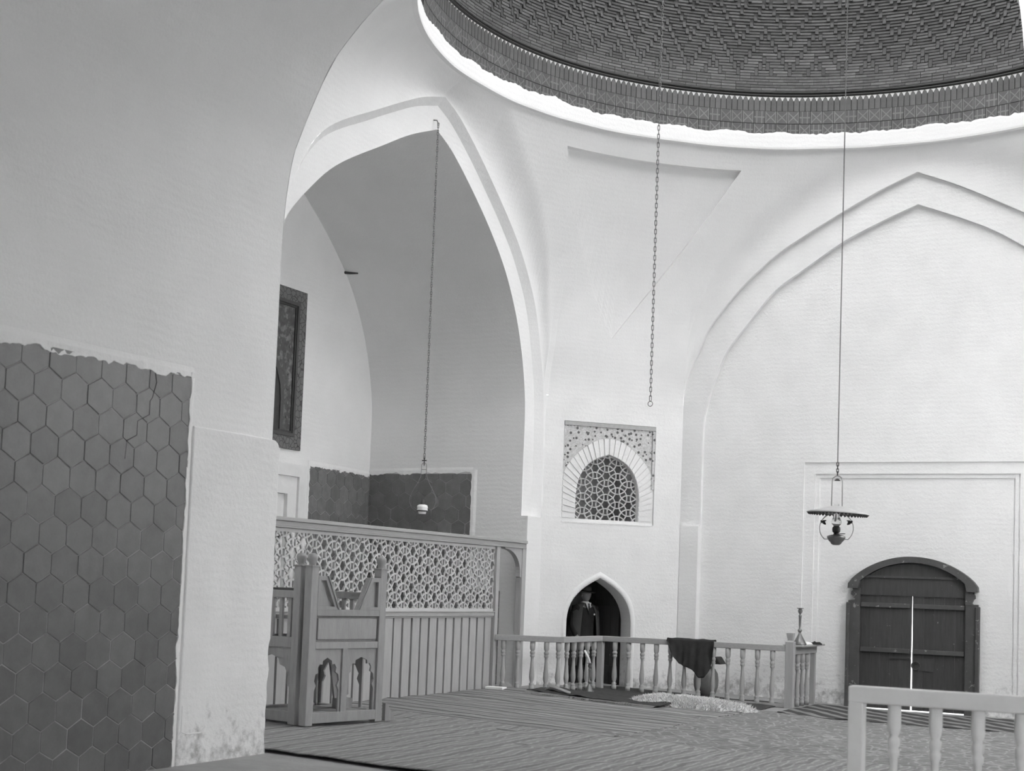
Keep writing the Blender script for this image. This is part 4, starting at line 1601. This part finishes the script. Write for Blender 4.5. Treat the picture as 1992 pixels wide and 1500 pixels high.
# wedge beside the chair
q = from_k @ Vector((KW + .05, .02, .0))
m = MB()
m.prism([(0, 0.0), (.16, 0.0), (.02, .17), (.0, .17)], -.02, .02, lambda a, b, d: (a, d, b))
o = m.build('wooden_wedge', MAT['pulpit'])
o.location = q
o.rotation_euler = (0, 0, math.pi / 2 - TH)
tag(o, 'small wooden wedge leaning at the foot of the preaching chair', 'wedge')

# ------------------------------------------------------------------ hanging lamps and chains
def circle_pts(r, n, fn):
    return [fn(r * math.cos(2 * math.pi * i / n), r * math.sin(2 * math.pi * i / n)) for i in range(n)]


def link_mesh(name, L_, w, r, n=12):
    pts = []
    for i in range(n):
        a = 2 * math.pi * i / n
        x, z = w * math.cos(a), (L_ / 2 - w) * (1 if math.sin(a) >= 0 else -1) + w * math.sin(a)
        pts.append((x, 0, z))
    return MB().tube(pts, r, 5, True)


# middle chain with a ring at its end
mc = thing('hanging_chain', (-5.507, 14.0, 3.42), 0, 'bare iron chain ending in a ring, hanging before the corner wall', 'chain')
LP = 0.046
lk = link_mesh('chain_link', 0.058, 0.0105, 0.0042)
lme = lk.mesh('chain_link', MAT['chain'], smooth=True)
m = MB()
m.tube(circle_pts(.026, 18, lambda a, b: (a, 0, b)), .004, 6, True)
m.build('ring', MAT['chain'], mc, smooth=True)
nl = 118
for k in range(nl):
    link('chain_link', lme, mc, T(0, 0, .058 + k * LP) @ Matrix.Rotation((k % 2) * math.pi / 2 + .4, 4, 'Z'))
up = MB()
k = nl
while 3.42 + .058 + k * LP < 12.52:
    up.add(lk.v, lk.f, T(0, 0, .058 + k * LP) @ Matrix.Rotation((k % 2) * math.pi / 2 + .4, 4, 'Z'))
    k += 1
tag(up.build('upper_links', MAT['chain'], mc, smooth=True), kind='stuff')

# right lamp: rod, harp, broad reflector, burner and font
rl = thing('hanging_oil_lamp', (-3.545, 14.0, 2.0), 0, 'oil lamp under a broad flat reflector hanging from a long rod by the door', 'lamp')
m = MB()
m.tube([(0.02, 0, 10.78), (0, 0, 6), (0, 0, .80)], .0065, 6)
m.build('suspension_rod', MAT['chain'], rl)
sl_ = link_mesh('l', .04, .010, .004)
m = MB()
for k in range(4):
    m.add(sl_.v, sl_.f, T(0, 0, .785 - .03 * k) @ Matrix.Rotation((k % 2) * math.pi / 2, 4, 'Z'))
m.build('short_chain', MAT['iron'], rl)
m = MB()
hp = [(-.052, 0, .375), (-.050, 0, .62), (-.044, 0, .65), (-.02, 0, .668), (0, 0, .675), (.02, 0, .668), (.044, 0, .65), (.050, 0, .62), (.052, 0, .375)]
m.tube(hp, .0055, 6)
m.build('harp', MAT['enamel'], rl, smooth=True)
m = MB()
m.lathe([(.03, .625), (.026, .632), (.01, .645), (.0, .647)], 12)
m.build('smoke_bell', MAT['iron'], rl, smooth=True)
m = MB()
MS = Matrix.Rotation(math.radians(2.2), 4, 'Y')
m.lathe([(.052, .378), (.075, .376), (.12, .362), (.19, .342), (.26, .326), (.295, .315), (.300, .306), (.292, .304), (.19, .330), (.12, .350), (.055, .364)], 40, MS)
sh = m.build('reflector', MAT['enamel'], rl, smooth=True)
m = MB()
for i in range(48):
    a = 2 * math.pi * i / 48
    m.lathe([(.0185, 0), (.0, .022)], 6, MS @ T(.277 * math.cos(a), .277 * math.sin(a), .306) @ Matrix.Rotation(math.pi, 4, 'X'))
tag(m.build('scalloped_fringe', MAT['felt'], sh), 'dark scalloped rim', None)
m = MB()
m.tube([(.165 * math.cos(w), 0, .165 + .150 * math.sin(w)) for w in np.linspace(-.8, math.pi + .8, 28)], .0045, 6)
for sg in (-1, 1):
    m.tube([(sg * .115, 0, .058), (sg * .07, 0, .058)], .0045, 6)
m.build('wire_cradle', MAT['enamel'], rl, smooth=True)
for sg in (-1, 1):
    m = MB()
    m.tube([(sg * .155, 0, .235), (sg * .12, 0, .215), (sg * .105, 0, .20)], [.007, .016, .006], 6)
    m.tube([(sg * .15, 0, .215), (sg * .125, 0, .232), (sg * .10, 0, .24)], [.005, .012, .004], 6)
    m.build('leaf_ornament', MAT['iron'], rl)
m = MB()
m.lathe([(.0, .0), (.03, .002), (.045, .012), (.055, .028), (.075, .05), (.088, .075), (.086, .088), (.06, .098), (.03, .105), (.022, .118)], 22, wob=lambda a, k: 1 + (.05 * math.cos(8 * a) if k in (2, 3, 4) else 0))
m.build('oil_font', MAT['brass'], rl, smooth=True)
m = MB()
m.lathe([(.022, .118), (.036, .128), (.040, .15), (.038, .172), (.028, .18), (.026, .186)], 18)
m.tube([(.03, -.01, .11), (.09, -.02, .112)], .004, 5)
m.build('burner', MAT['iron'], rl, smooth=True)
m = MB()
m.lathe([(.026, .186), (.045, .205), (.05, .225), (.04, .25), (.028, .28), (.025, .36), (.025, .40)], 20)
m.f = m.f[:-2]
m.build('glass_chimney', MAT['glass'], rl, smooth=True)

# left lamp in the recess arch: twisted chain, wire cradle, white porcelain font
ll = thing('hanging_porcelain_lamp', (-8.88, 15.21, 2.40), 0, 'small white porcelain oil lamp hanging in a wire cradle under the great arch', 'lamp')
m = MB()
tl = link_mesh('l', .042, .011, .0042)
k = 0
while .60 + .03 * k < 4.72:
    m.add(tl.v, tl.f, T(0, 0, .60 + .03 * k) @ Matrix.Rotation(k * .9, 4, 'Z'))
    k += 1
m.tube([(0, 0, 4.71), (-.02, 0, 4.76), (-.075, 0, 4.77)], .008, 6)
m.build('twisted_chain', MAT['chain'], ll, smooth=True)
m = MB()
m.box(-.03, .03, -.006, .006, .555, .568)
m.tube([(0, 0, .50), (0, 0, .60)], .006, 6)
m.tube(circle_pts(.014, 12, lambda a, b: (0, a, .585 + b)), .004, 5, True)
m.build('hook', MAT['iron'], ll)
prof = [(.0, .535), (.018, .53), (.030, .50), (.031, .43), (.038, .36), (.075, .28), (.125, .19), (.155, .12), (.160, .06), (.135, -.01), (.075, -.055)]
m = MB()
rq = Matrix.Rotation(YAW, 4, 'Z')
m.tube([rq @ Vector((-x, 0, z)) for x, z in prof[::-1]] + [rq @ Vector((x, 0, z)) for x, z in prof[1:]], .004, 6)
m.tube([rq @ Vector((-.031, 0, .455)), rq @ Vector((.031, 0, .455))], .004, 6)
m.build('wire_cradle', MAT['chain'], ll, smooth=True)
m = MB()
m.lathe([(.045, -.085), (.048, -.065), (.050, -.06), (.056, -.048), (.066, -.04), (.066, -.028), (.060, -.022), (.066, -.016), (.066, .0), (.060, .018), (.040, .028), (.022, .03)], 22)
m.build('porcelain_font', MAT['porcelain'], ll, smooth=True)
m = MB()
m.lathe([(.066, -.056), (.070, -.052), (.070, -.046), (.066, -.042)], 20)
m.build('support_ring', MAT['iron'], ll, smooth=True)
m = MB()
m.lathe([(.022, .03), (.028, .04), (.026, .062), (.018, .075), (.016, .09), (.0, .092)], 14)
m.build('burner', MAT['iron'], ll, smooth=True)

# ------------------------------------------------------------------ small things round the balustrade
CST = [(.0, 0), (.095, 0), (.092, .012), (.065, .06), (.035, .115), (.018, .15), (.016, .16), (.024, .175), (.030, .19), (.020, .205), (.012, .215), (.014, .26), (.019, .37), (.023, .385), (.012, .40), (.014, .41), (.028, .43), (.030, .45), (.022, .475), (.048, .482), (.048, .488), (.0, .489)]


def candlestick(loc, label, sc=1.0):
    t = thing('candlestick', loc, 0, label, 'candlestick')
    m = MB()
    m.lathe([(r * sc, z * sc) for r, z in CST if z <= .16], 20)
    m.build('base', MAT['brass'], t, smooth=True)
    m = MB()
    m.lathe([(r * sc, z * sc) for r, z in CST if z >= .15], 16)
    m.build('stem', MAT['brass'], t, smooth=True)
    return t


candlestick((-5.30, 19.12, .853), 'tall slender brass candlestick on the ledge by the corner post')
candlestick((-7.72, 17.75, zf(-7.7) + .012), 'brass candlestick with a bent candle standing on the rugs before the balustrade', .82)
q = Vector((-7.72, 17.75, zf(-7.7) + .012 + .82 * .489))
m = MB()
m.tube([q, q + Vector((-.012, -.006, .05)), q + Vector((-.035, -.018, .10)), q + Vector((-.07, -.035, .165))], [.016, .016, .015, .014], 10)
tag(m.build('candle', MAT['wax'], smooth=True), 'white candle bent to the left in the candlestick on the rugs', 'candle')
# dark slipper-like tray on the wall ledge
m = MB()
pts = [(-.075, 0), (-.06, .02), (-.02, .03), (.0, .048), (.02, .032), (.07, .036), (.10, .012), (.105, 0)]
m.prism(pts, -.05, .05, lambda a, b, d: (a, d, b))
o = bevel(m.build('dark_slipper', MAT['cloth_black']), .006)
o.location = (-5.215, 19.55, .853)
o.rotation_euler = (0, 0, .2)
tag(o, 'small dark slipper lying on the ledge behind the candlestick', 'slipper')
# folded linen beside the candlestick
m = MB()
m.lathe([(.075, 0), (.07, .02), (.05, .03), (.02, .038), (.0, .04)], 12, wob=lambda a, k: 1 + .15 * math.sin(3 * a + k))
o = m.build('linen_bundle', MAT['cloth_white'], smooth=True)
o.location = (-5.27, 19.36, .852)
tag(o, 'small crumpled pale linen bundle on the ledge', 'cloth')

# black cloth thrown over the rail
cl0, cl1 = -7.03, -6.36
prof_b = [(0, .83), (.06, .72), (.16, .60), (.26, .53), (.42, .50), (.58, .46), (.66, .40), (.71, .355), (.80, .36), (.88, .44), (.93, .55), (1.0, .76)]
NX, NF = 46, 22
rows = []
for i in range(NX + 1):
    t = i / NX
    x = cl0 + (cl1 - cl0) * t
    zb = float(np.interp(t, [a for a, b in prof_b], [b for a, b in prof_b]))
    row = []
    for k in range(8):            # back drop
        z = .72 + (.85 - .72) * k / 7
        row.append((x, 18.8 + .050 + .008 * math.sin(t * 19), z))
    for k in range(7):            # over the rail
        w = math.pi * (k + 1) / 8
        row.append((x, 18.8 + .050 * math.cos(w), .852 + .010 * math.sin(w) + .012 * (noise.noise((t * 6, k * .3, 2)) + .6) * math.sin(w)))
    for k in range(NF + 1):
        f = k / NF
        z = .85 + (zb - .85) * f
        fold = .022 * f * math.sin(t * 21 + f * 2.0 + 2 * noise.noise((t * 3, f * 2, 0))) + .012 * f * math.sin(t * 43)
        row.append((x + .02 * f * math.sin(t * 9), 18.8 - .052 - .028 * f + fold * .8, z))
    rows.append(row)
m = MB()
m.grid(rows)
o = m.build('draped_cloth', MAT['cloth_black'], smooth=True, fix=False)
s_ = o.modifiers.new('solidify', 'SOLIDIFY')
s_.thickness = .004
tag(o, 'black cloth thrown over the balustrade rail', 'cloth')
# round earthenware jar behind the balusters, dark cap on top
m = MB()
m.lathe([(.0, 0), (.10, 0), (.135, .04), (.165, .13), (.172, .22), (.16, .31), (.125, .37), (.075, .405), (.055, .42), (.058, .445), (.0, .446)], 26)
o = m.build('earthenware_jar', MAT['clay'], smooth=True)
o.location = (-6.62, 19.22, zf(-6.6) + .012)
tag(o, 'round earthenware jar standing behind the balusters', 'jar')
m = MB()
m.prism([(-.15, 0), (.17, 0), (.10, .10), (-.11, .085)], -.12, .12, lambda a, b, d: (a, d, b))
o = bevel(m.build('folded_cloth', MAT['cloth_black']), .02, 3)
o.location = (-6.54, 19.22, zf(-6.6) + .460)
tag(o, 'dark folded cloth lying on top of the earthenware jar', 'cloth')
# book on the floor
m = MB()
m.box(-.12, .12, -.08, .08, 0, .03)
o = bevel(m.build('white_book', MAT['paper']), .004)
o.location = (-8.72, 17.02, zf(-8.7) + .016)
o.rotation_euler = (0, 0, .1)
tag(o, 'thin white book lying at the foot of the screen', 'book')
m = MB()
m.lathe([(.09, 0), (.10, .02), (.07, .07), (.03, .09), (.0, .092)], 12, wob=lambda a, k: 1 + .2 * math.sin(3 * a + 1.3 * k))
o = m.build('cloth_heap', MAT['rug_under'], smooth=True)
o.location = (-8.72, 17.30, zf(-8.7) + .002)
tag(o, 'small crumpled cloth heap beside the white book', 'cloth')

# ------------------------------------------------------------------ rugs
def rug(name, c, size, rz, lift, mat, label, amp=.012, freq=2.2, nx=70, ny=50, seed=0, stretch=(1, 1), curl=None):
    rr = []
    cz, sz = math.cos(rz), math.sin(rz)
    for j in range(ny + 1):
        row = []
        for i in range(nx + 1):
            a, b = (i / nx - .5) * size[0], (j / ny - .5) * size[1]
            e = .03 * noise.noise((a * 1.5, b * 1.5, seed + 9.0))
            a2, b2 = a + e * (abs(a) / size[0] * 2) ** 4, b + e * (abs(b) / size[1] * 2) ** 4
            x, y = c[0] + a2 * cz - b2 * sz, c[1] + a2 * sz + b2 * cz
            h = amp * max(-.6, noise.noise((a * freq * stretch[0], b * freq * stretch[1], seed)) + .5 * noise.noise((a * freq * 3 * stretch[0], b * freq * 3 * stretch[1], seed + 3)))
            if curl:
                h += curl(i / nx, j / ny)
            row.append((x - c[0], y - c[1], zf(x) + lift + amp * .6 + h))
        rr.append(row)
    m = MB()
    m.grid(rr)
    o = m.build(name, mat, smooth=True, fix=False)
    o.location = (c[0], c[1], 0)
    s = o.modifiers.new('solidify', 'SOLIDIFY')
    s.thickness = .008
    s.offset = -1
    return tag(o, label, 'rug')


rug('kilim', (-7.15, 14.6), (3.3, 5.6), .0, .010, MAT['rug_a'], 'large grey kilim with thin light stripes spread before the screen', .020, 1.4, seed=1, stretch=(.35, 2.6))
rug('kilim', (-4.9, 11.5), (7.2, 3.5), .0, .026, MAT['rug_b'], 'pale finely woven kilim across the open floor at the bottom of the picture', .012, 1.6, seed=2, stretch=(2.2, .6))
rug('carpet', (-3.6, 15.6), (4.2, 4.8), -.02, .008, MAT['rug_c'], 'patterned grey carpet with light scrolls before the plank door', .014, 1.8, seed=3)
rug('runner', (-3.6, 18.75), (3.2, 1.9), .0, .018, MAT['rug_d'], 'dark runner with bold diagonal light stripes at the foot of the plank door', .012, 2.0, seed=4)
rug('platform_rug', (-6.85, 18.5), (2.7, 1.6), .0, .006, MAT['rug_dark'], 'dark rug lying under the balustrade and the jar', .014, 2.5, seed=5)
rug('pile_rug', (-7.25, 17.15), (1.85, .80), -.10, .040, MAT['rug_dark'], 'thick dark pile rug with one turned-up corner before the balustrade', .022, 3.0, seed=6,
    curl=lambda u, v: .004 + .05 * max(0, .12 - u) * 2)
m = MB()
m.grid([[(-.14, -.02, .0), (-.05, .0, .09), (.04, .0, .07), (.30, -.12, .02)], [(-.10, -.10, .0), (.0, -.10, .06), (.08, -.12, .05), (.33, -.20, .0)]])
o = m.build('turned_corner', MAT['rug_under'], bpy.data.objects['pile_rug'], smooth=True, fix=False)
o.location = (-7.98 + 7.25, 17.20 - 17.15, zf(-7.98) + .035)
s = o.modifiers.new('solidify', 'SOLIDIFY')
s.thickness = .01
tag(o, 'pale turned-up corner')

# sheepskin
sk = thing('sheepskin', (-6.22, 17.45, zf(-6.22)), 0, 'fluffy white sheepskin spread before the balustrade', 'sheepskin')


def skin_r(a):
    return 1 + .16 * math.sin(2 * a + .6) + .10 * math.sin(3 * a + 2) + .07 * math.sin(5 * a)


rows = []
NR_, NA_ = 14, 60
for k in range(NR_ + 1):
    f = k / NR_
    row = []
    for i in range(NA_ + 1):
        a = 2 * math.pi * i / NA_
        r = f * skin_r(a)
        x, y = .70 * r * math.cos(a), .42 * r * math.sin(a)
        z = .055 + .055 * (1 - f ** 3) + .03 * noise.noise((x * 5, y * 5, 1)) * (1 - f ** 4) - .06 * f ** 8 + (zf(-6.22 + x) - zf(-6.22))
        row.append((x, y, z))
    rows.append(row)
m = MB()
m.grid(rows)
m.build('hide', MAT['fleece'], sk, smooth=True, fix=False)
m = MB()
rr = random.Random(5)
for i in range(3600):
    f = math.sqrt(rr.random())
    a = rr.uniform(0, 2 * math.pi)
    r = f * skin_r(a)
    x, y = .70 * r * math.cos(a), .42 * r * math.sin(a)
    z = .05 + .055 * (1 - f ** 3) + .03 * noise.noise((x * 5, y * 5, 1)) * (1 - f ** 4) - .055 * f ** 8 + (zf(-6.22 + x) - zf(-6.22))
    h = rr.uniform(.025, .055)
    dx, dy = rr.uniform(-.03, .03) + .02 * math.cos(a), rr.uniform(-.03, .03) + .02 * math.sin(a)
    w = rr.uniform(.008, .014)
    t = rr.uniform(0, 6.28)
    tri = [(x + w * math.cos(t + q), y + w * math.sin(t + q), z) for q in (0, 2.09, 4.19)] + [(x + dx, y + dy, z + h)]
    m.add(tri, [(0, 1, 3), (1, 2, 3), (2, 0, 3)])
tag(m.build('fleece', MAT['fleece'], sk, fix=False), kind='stuff')

# ------------------------------------------------------------------ man standing in the low doorway
def skin_mesh(name, verts, edges, rad, mat, sub=2):
    me = bpy.data.meshes.new(name + '_skeleton')
    me.from_pydata(verts, edges, [])
    o = bpy.data.objects.new(name + '_skeleton', me)
    COL.objects.link(o)
    sm = o.modifiers.new('skin', 'SKIN')
    sm.use_smooth_shade = True
    for i, r in enumerate(rad):
        v = me.skin_vertices[0].data[i]
        v.radius = r if isinstance(r, tuple) else (r, r)
        v.use_root = (i == 0)
    s = o.modifiers.new('sub', 'SUBSURF')
    s.levels = sub
    s.render_levels = sub
    dg = bpy.context.evaluated_depsgraph_get()
    dg.update()
    out = bpy.data.meshes.new_from_object(o.evaluated_get(dg))
    bpy.data.objects.remove(o)
    out.name = name
    out.materials.clear()
    out.materials.append(mat)
    out.polygons.foreach_set('use_smooth', [True] * len(out.polygons))
    return out


def mesh_to_mb(me, mb, M=None):
    mb.add([tuple(v.co) for v in me.vertices], [tuple(p.vertices) for p in me.polygons], M)
    return mb


# local frame: faces -Y, z up, feet at 0; about 1.57 m to the crown of the hat
MP = PC(DC + 0.0, -0.048, -0.55)
man = thing('person', MP, math.radians(45 + 8), 'person in dark suit, open overcoat and brimmed hat standing in the low doorway', 'person')
# body: head, neck, trunk, arms and hands in one mesh
bv = [(0, 0, .80), (0, 0, .98), (0, .0, 1.14), (0, .005, 1.27), (0, .0, 1.335), (0, -.01, 1.38),
      (.15, 0, 1.255), (.19, .01, 1.02), (.185, -.05, .80), (.18, -.07, .73),
      (-.15, 0, 1.255), (-.20, .01, 1.02), (-.17, -.10, .84), (-.12, -.14, .80),
      (.075, 0, .74), (.08, -.01, .42), (.085, .01, .09), (-.075, 0, .74), (-.085, -.02, .42), (-.09, .01, .09)]
be = [(0, 1), (1, 2), (2, 3), (3, 4), (4, 5), (3, 6), (6, 7), (7, 8), (8, 9), (3, 10), (10, 11), (11, 12), (12, 13), (0, 14), (14, 15), (15, 16), (0, 17), (17, 18), (18, 19)]
br = [.105, .10, .115, .09, .045, .043, .05, .04, .03, .024, .05, .04, .03, .024, .07, .05, .035, .07, .05, .035]
bm0 = skin_mesh('body', bv, be, br, MAT['skin'], 2)
mbody = mesh_to_mb(bm0, MB())
# head with face
hs = MB()
NU, NV = 28, 22
HC = Vector((0, -.022, 1.452))
rows = []
for j in range(NV + 1):
    th = math.pi * j / NV
    row = []
    for i in range(NU):
        ph = 2 * math.pi * i / NU
        x, y, z = math.sin(th) * math.cos(ph), math.sin(th) * math.sin(ph), math.cos(th)
        px, py, pz = x * .070, y * .088, z * .108
        jaw = max(0, -z)
        px *= 1 - .28 * jaw
        py *= 1 - .10 * jaw
        fr = max(0, -y) ** 2
        px_, zz = x, z
        nose = math.exp(-((x / .20) ** 2) - ((z + .12) / .20) ** 2) * fr
        brow = math.exp(-((z - .10) / .10) ** 2) * fr * .25
        eye = sum(math.exp(-((x - e) / .17) ** 2 - ((z - .0) / .10) ** 2) for e in (-.38, .38)) * fr
        mouth = math.exp(-((x / .30) ** 2) - ((z + .50) / .07) ** 2) * fr
        chin = math.exp(-((x / .3) ** 2) - ((z + .78) / .15) ** 2) * fr
        py -= .024 * nose + .006 * brow - .010 * eye + .004 * mouth + .010 * chin
        row.append((HC.x + px, HC.y + py, HC.z + pz))
    row.append(row[0])
    rows.append(row)
hs.grid(rows)
mbody.add(hs.v, hs.f)
for sg in (-1, 1):      # ears
    e = MB()
    e.lathe([(.0, -.008), (.020, -.006), (.024, .0), (.020, .006), (.0, .004)], 10, T(HC.x + sg * .070, HC.y + .01, HC.z - .005) @ Matrix.Rotation(math.pi / 2, 4, 'Y') @ Matrix.Diagonal((1.35, .8, 1, 1)))
    mbody.add(e.v, e.f)


def hand(W, fwd, side, pal):
    """palm at W pointing along fwd; side = thumb side, pal = palm normal"""
    W, fwd, side, pal = Vector(W), Vector(fwd).normalized(), Vector(side).normalized(), Vector(pal).normalized()
    vs, es, rs = [], [], []

    def chain(pts, rad, root=None):
        i0 = len(vs)
        for k, (q, r) in enumerate(zip(pts, rad)):
            vs.append(tuple(q))
            rs.append(r)
            if k:
                es.append((i0 + k - 1, i0 + k))
        return i0
    chain([W, W + fwd * .035, W + fwd * .075], [(.022, .014), (.034, .014), (.034, .013)])
    out = [skin_mesh('palm', vs, es, rs, MAT['skin'], 1)]
    for k, (off, ln) in enumerate(((.026, .062), (.009, .070), (-.009, .066), (-.025, .052))):
        b = W + fwd * .070 + side * off
        p = [b, b + fwd * ln * .45 + pal * .010, b + fwd * ln * .75 + pal * .028, b + fwd * ln * .85 + pal * .045]
        out.append(skin_mesh('finger', [tuple(q) for q in p], [(0, 1), (1, 2), (2, 3)], [.0085, .008, .0075, .006], MAT['skin'], 1))
    b = W + fwd * .025 + side * .026
    p = [b, b + fwd * .025 + side * .018 + pal * .008, b + fwd * .052 + side * .022 + pal * .02, b + fwd * .072 + side * .016 + pal * .03]
    out.append(skin_mesh('thumb', [tuple(q) for q in p], [(0, 1), (1, 2), (2, 3)], [.011, .010, .009, .0065], MAT['skin'], 1))
    return out


for me_ in hand((.18, -.07, .735), (0, -.15, -1), (0, -1, 0), (-1, 0, 0)) + hand((-.125, -.137, .803), (.9, -.35, -.3), (.1, -.3, 1), (.2, .9, .2)):
    mesh_to_mb(me_, mbody)
mbody.build('body', MAT['skin'], man, smooth=True)
# clothes
jv = [(0, 0, .74), (0, 0, .88), (0, 0, 1.02), (0, 0, 1.16), (0, .005, 1.27), (0, .005, 1.315),
      (.16, 0, 1.25), (.20, .01, 1.02), (.195, -.05, .80), (-.16, 0, 1.25), (-.21, .01, 1.02), (-.18, -.095, .845)]
je = [(0, 1), (1, 2), (2, 3), (3, 4), (4, 5), (4, 6), (6, 7), (7, 8), (4, 9), (9, 10), (10, 11)]
jr = [(.165, .13), (.15, .125), (.15, .125), (.165, .125), (.13, .10), (.07, .07), (.068, .068), (.056, .056), (.045, .045), (.068, .068), (.056, .056), (.045, .045)]
link('jacket', skin_mesh('jacket', jv, je, jr, MAT['cloth_suit'], 2), man)
tv = [(0, 0, .80), (.078, 0, .70), (.082, -.01, .42), (.087, .01, .07), (-.078, 0, .70), (-.087, -.02, .42), (-.092, .01, .07)]
te = [(0, 1), (1, 2), (2, 3), (0, 4), (4, 5), (5, 6)]
link('trousers', skin_mesh('trousers', tv, te, [(.14, .115), .092, .075, .062, .092, .075, .062], MAT['cloth_suit'], 2), man)
# open overcoat: a shell from the shoulders to the knees, open at the front
rows = []
for k in range(22):
    f = k / 21
    z = 1.325 - f * .90
    w = float(np.interp(f, [0, .06, .14, .4, .7, 1], [.085, .17, .215, .225, .235, .25]))
    dp = float(np.interp(f, [0, .06, .14, .4, 1], [.075, .11, .145, .16, .19]))
    op = float(np.interp(f, [0, .1, .5, 1], [.55, .50, .62, .80]))
    row = []
    for i in range(41):
        a = -math.pi / 2 + op + (2 * math.pi - 2 * op) * i / 40
        fold = 1 + .02 * f * math.sin(a * 9)
        row.append((w * fold * math.cos(a), dp * fold * math.sin(a) + .012, z))
    rows.append(row)
m = MB()
m.grid(rows)
o = m.build('overcoat', MAT['cloth_coat'], man, smooth=True, fix=False)
s = o.modifiers.new('solidify', 'SOLIDIFY')
s.thickness = .012
m = MB()
m.prism([(-.045, 1.335), (0, 1.19), (.045, 1.335), (.0, 1.345)], -.118, -.128, lambda a, b, d: (a, d + (1.2 - b) * -.22, b))
m.build('shirt_front', MAT['cloth_white'], man)
m = MB()
m.lathe([(.054, 1.315), (.056, 1.35), (.052, 1.352), (.050, 1.318)], 16)
m.build('collar', MAT['cloth_white'], man, smooth=True)
m = MB()
m.prism([(-.012, 1.325), (.012, 1.325), (.008, 1.305), (.018, 1.20), (0, 1.17), (-.018, 1.20), (-.008, 1.305)], -.135, -.141, lambda a, b, d: (a, d + (1.2 - b) * -.22, b))
m.build('necktie', MAT['cloth_suit'], man)
m = MB()
HM = T(HC.x, HC.y + .006, HC.z + .035) @ Matrix.Rotation(math.radians(7), 4, 'X')
m.lathe([(.0, -.002), (.135, .004), (.142, .010), (.135, .014), (.085, .012), (.082, .05), (.074, .088), (.05, .102), (.02, .092), (.0, .090)], 28, HM @ Matrix.Diagonal((.92, 1.08, 1, 1)))
h_ = m.build('hat', MAT['felt'], man, smooth=True)
m = MB()
m.lathe([(.0865, .014), (.0855, .034), (.083, .034), (.084, .014)], 28, HM @ Matrix.Diagonal((.92, 1.08, 1, 1)))
m.build('hat_band', MAT['cloth_suit'], h_, smooth=True)
for sg in (-1, 1):
    sv = [(sg * .088, .03, .045), (sg * .09, -.06, .035), (sg * .095, -.15, .03)]
    link('shoe', skin_mesh('shoe', sv, [(0, 1), (1, 2)], [(.040, .042), (.042, .035), (.036, .026)], MAT['iron'], 2), man)
m = MB()
m.lathe([(.0, 0), (.012, .002), (.014, .006), (.0, .009)], 10, T(.075, -.142, 1.17) @ Matrix.Rotation(math.pi / 2, 4, 'X'))
m.build('lapel_flower', MAT['cloth_white'], man)

# fringe along the front edge of the dark pile rug
pr = bpy.data.objects['pile_rug']
m = MB()
cz, sz = math.cos(-.10), math.sin(-.10)
rr = random.Random(9)
for i in range(150):
    a = -.92 + 1.84 * i / 149
    b = -.40
    x, y = a * cz - b * sz, a * sz + b * cz
    z = zf(-7.25 + x) + .036
    L_ = rr.uniform(.05, .085)
    dx = rr.uniform(-.012, .012)
    m.tube([(x, y + .02, z + .012), (x + dx * .5, y - L_ * .5, z + .004), (x + dx, y - L_, z - .010)], .0035, 4)
tag(m.build('fringe', MAT['rug_under'], pr), kind='stuff')
m = MB()
m.tube([(0, 0, 0), (.10, .015, -.012), (.22, .03, -.02)], [.022, .018, .010], 8)
o = m.build('wooden_peg', MAT['door'], smooth=True)
o.location = (XW - .02, 17.16, 5.84)
tag(o, 'short dark wooden peg sticking out of the recess wall near the vault', 'peg')
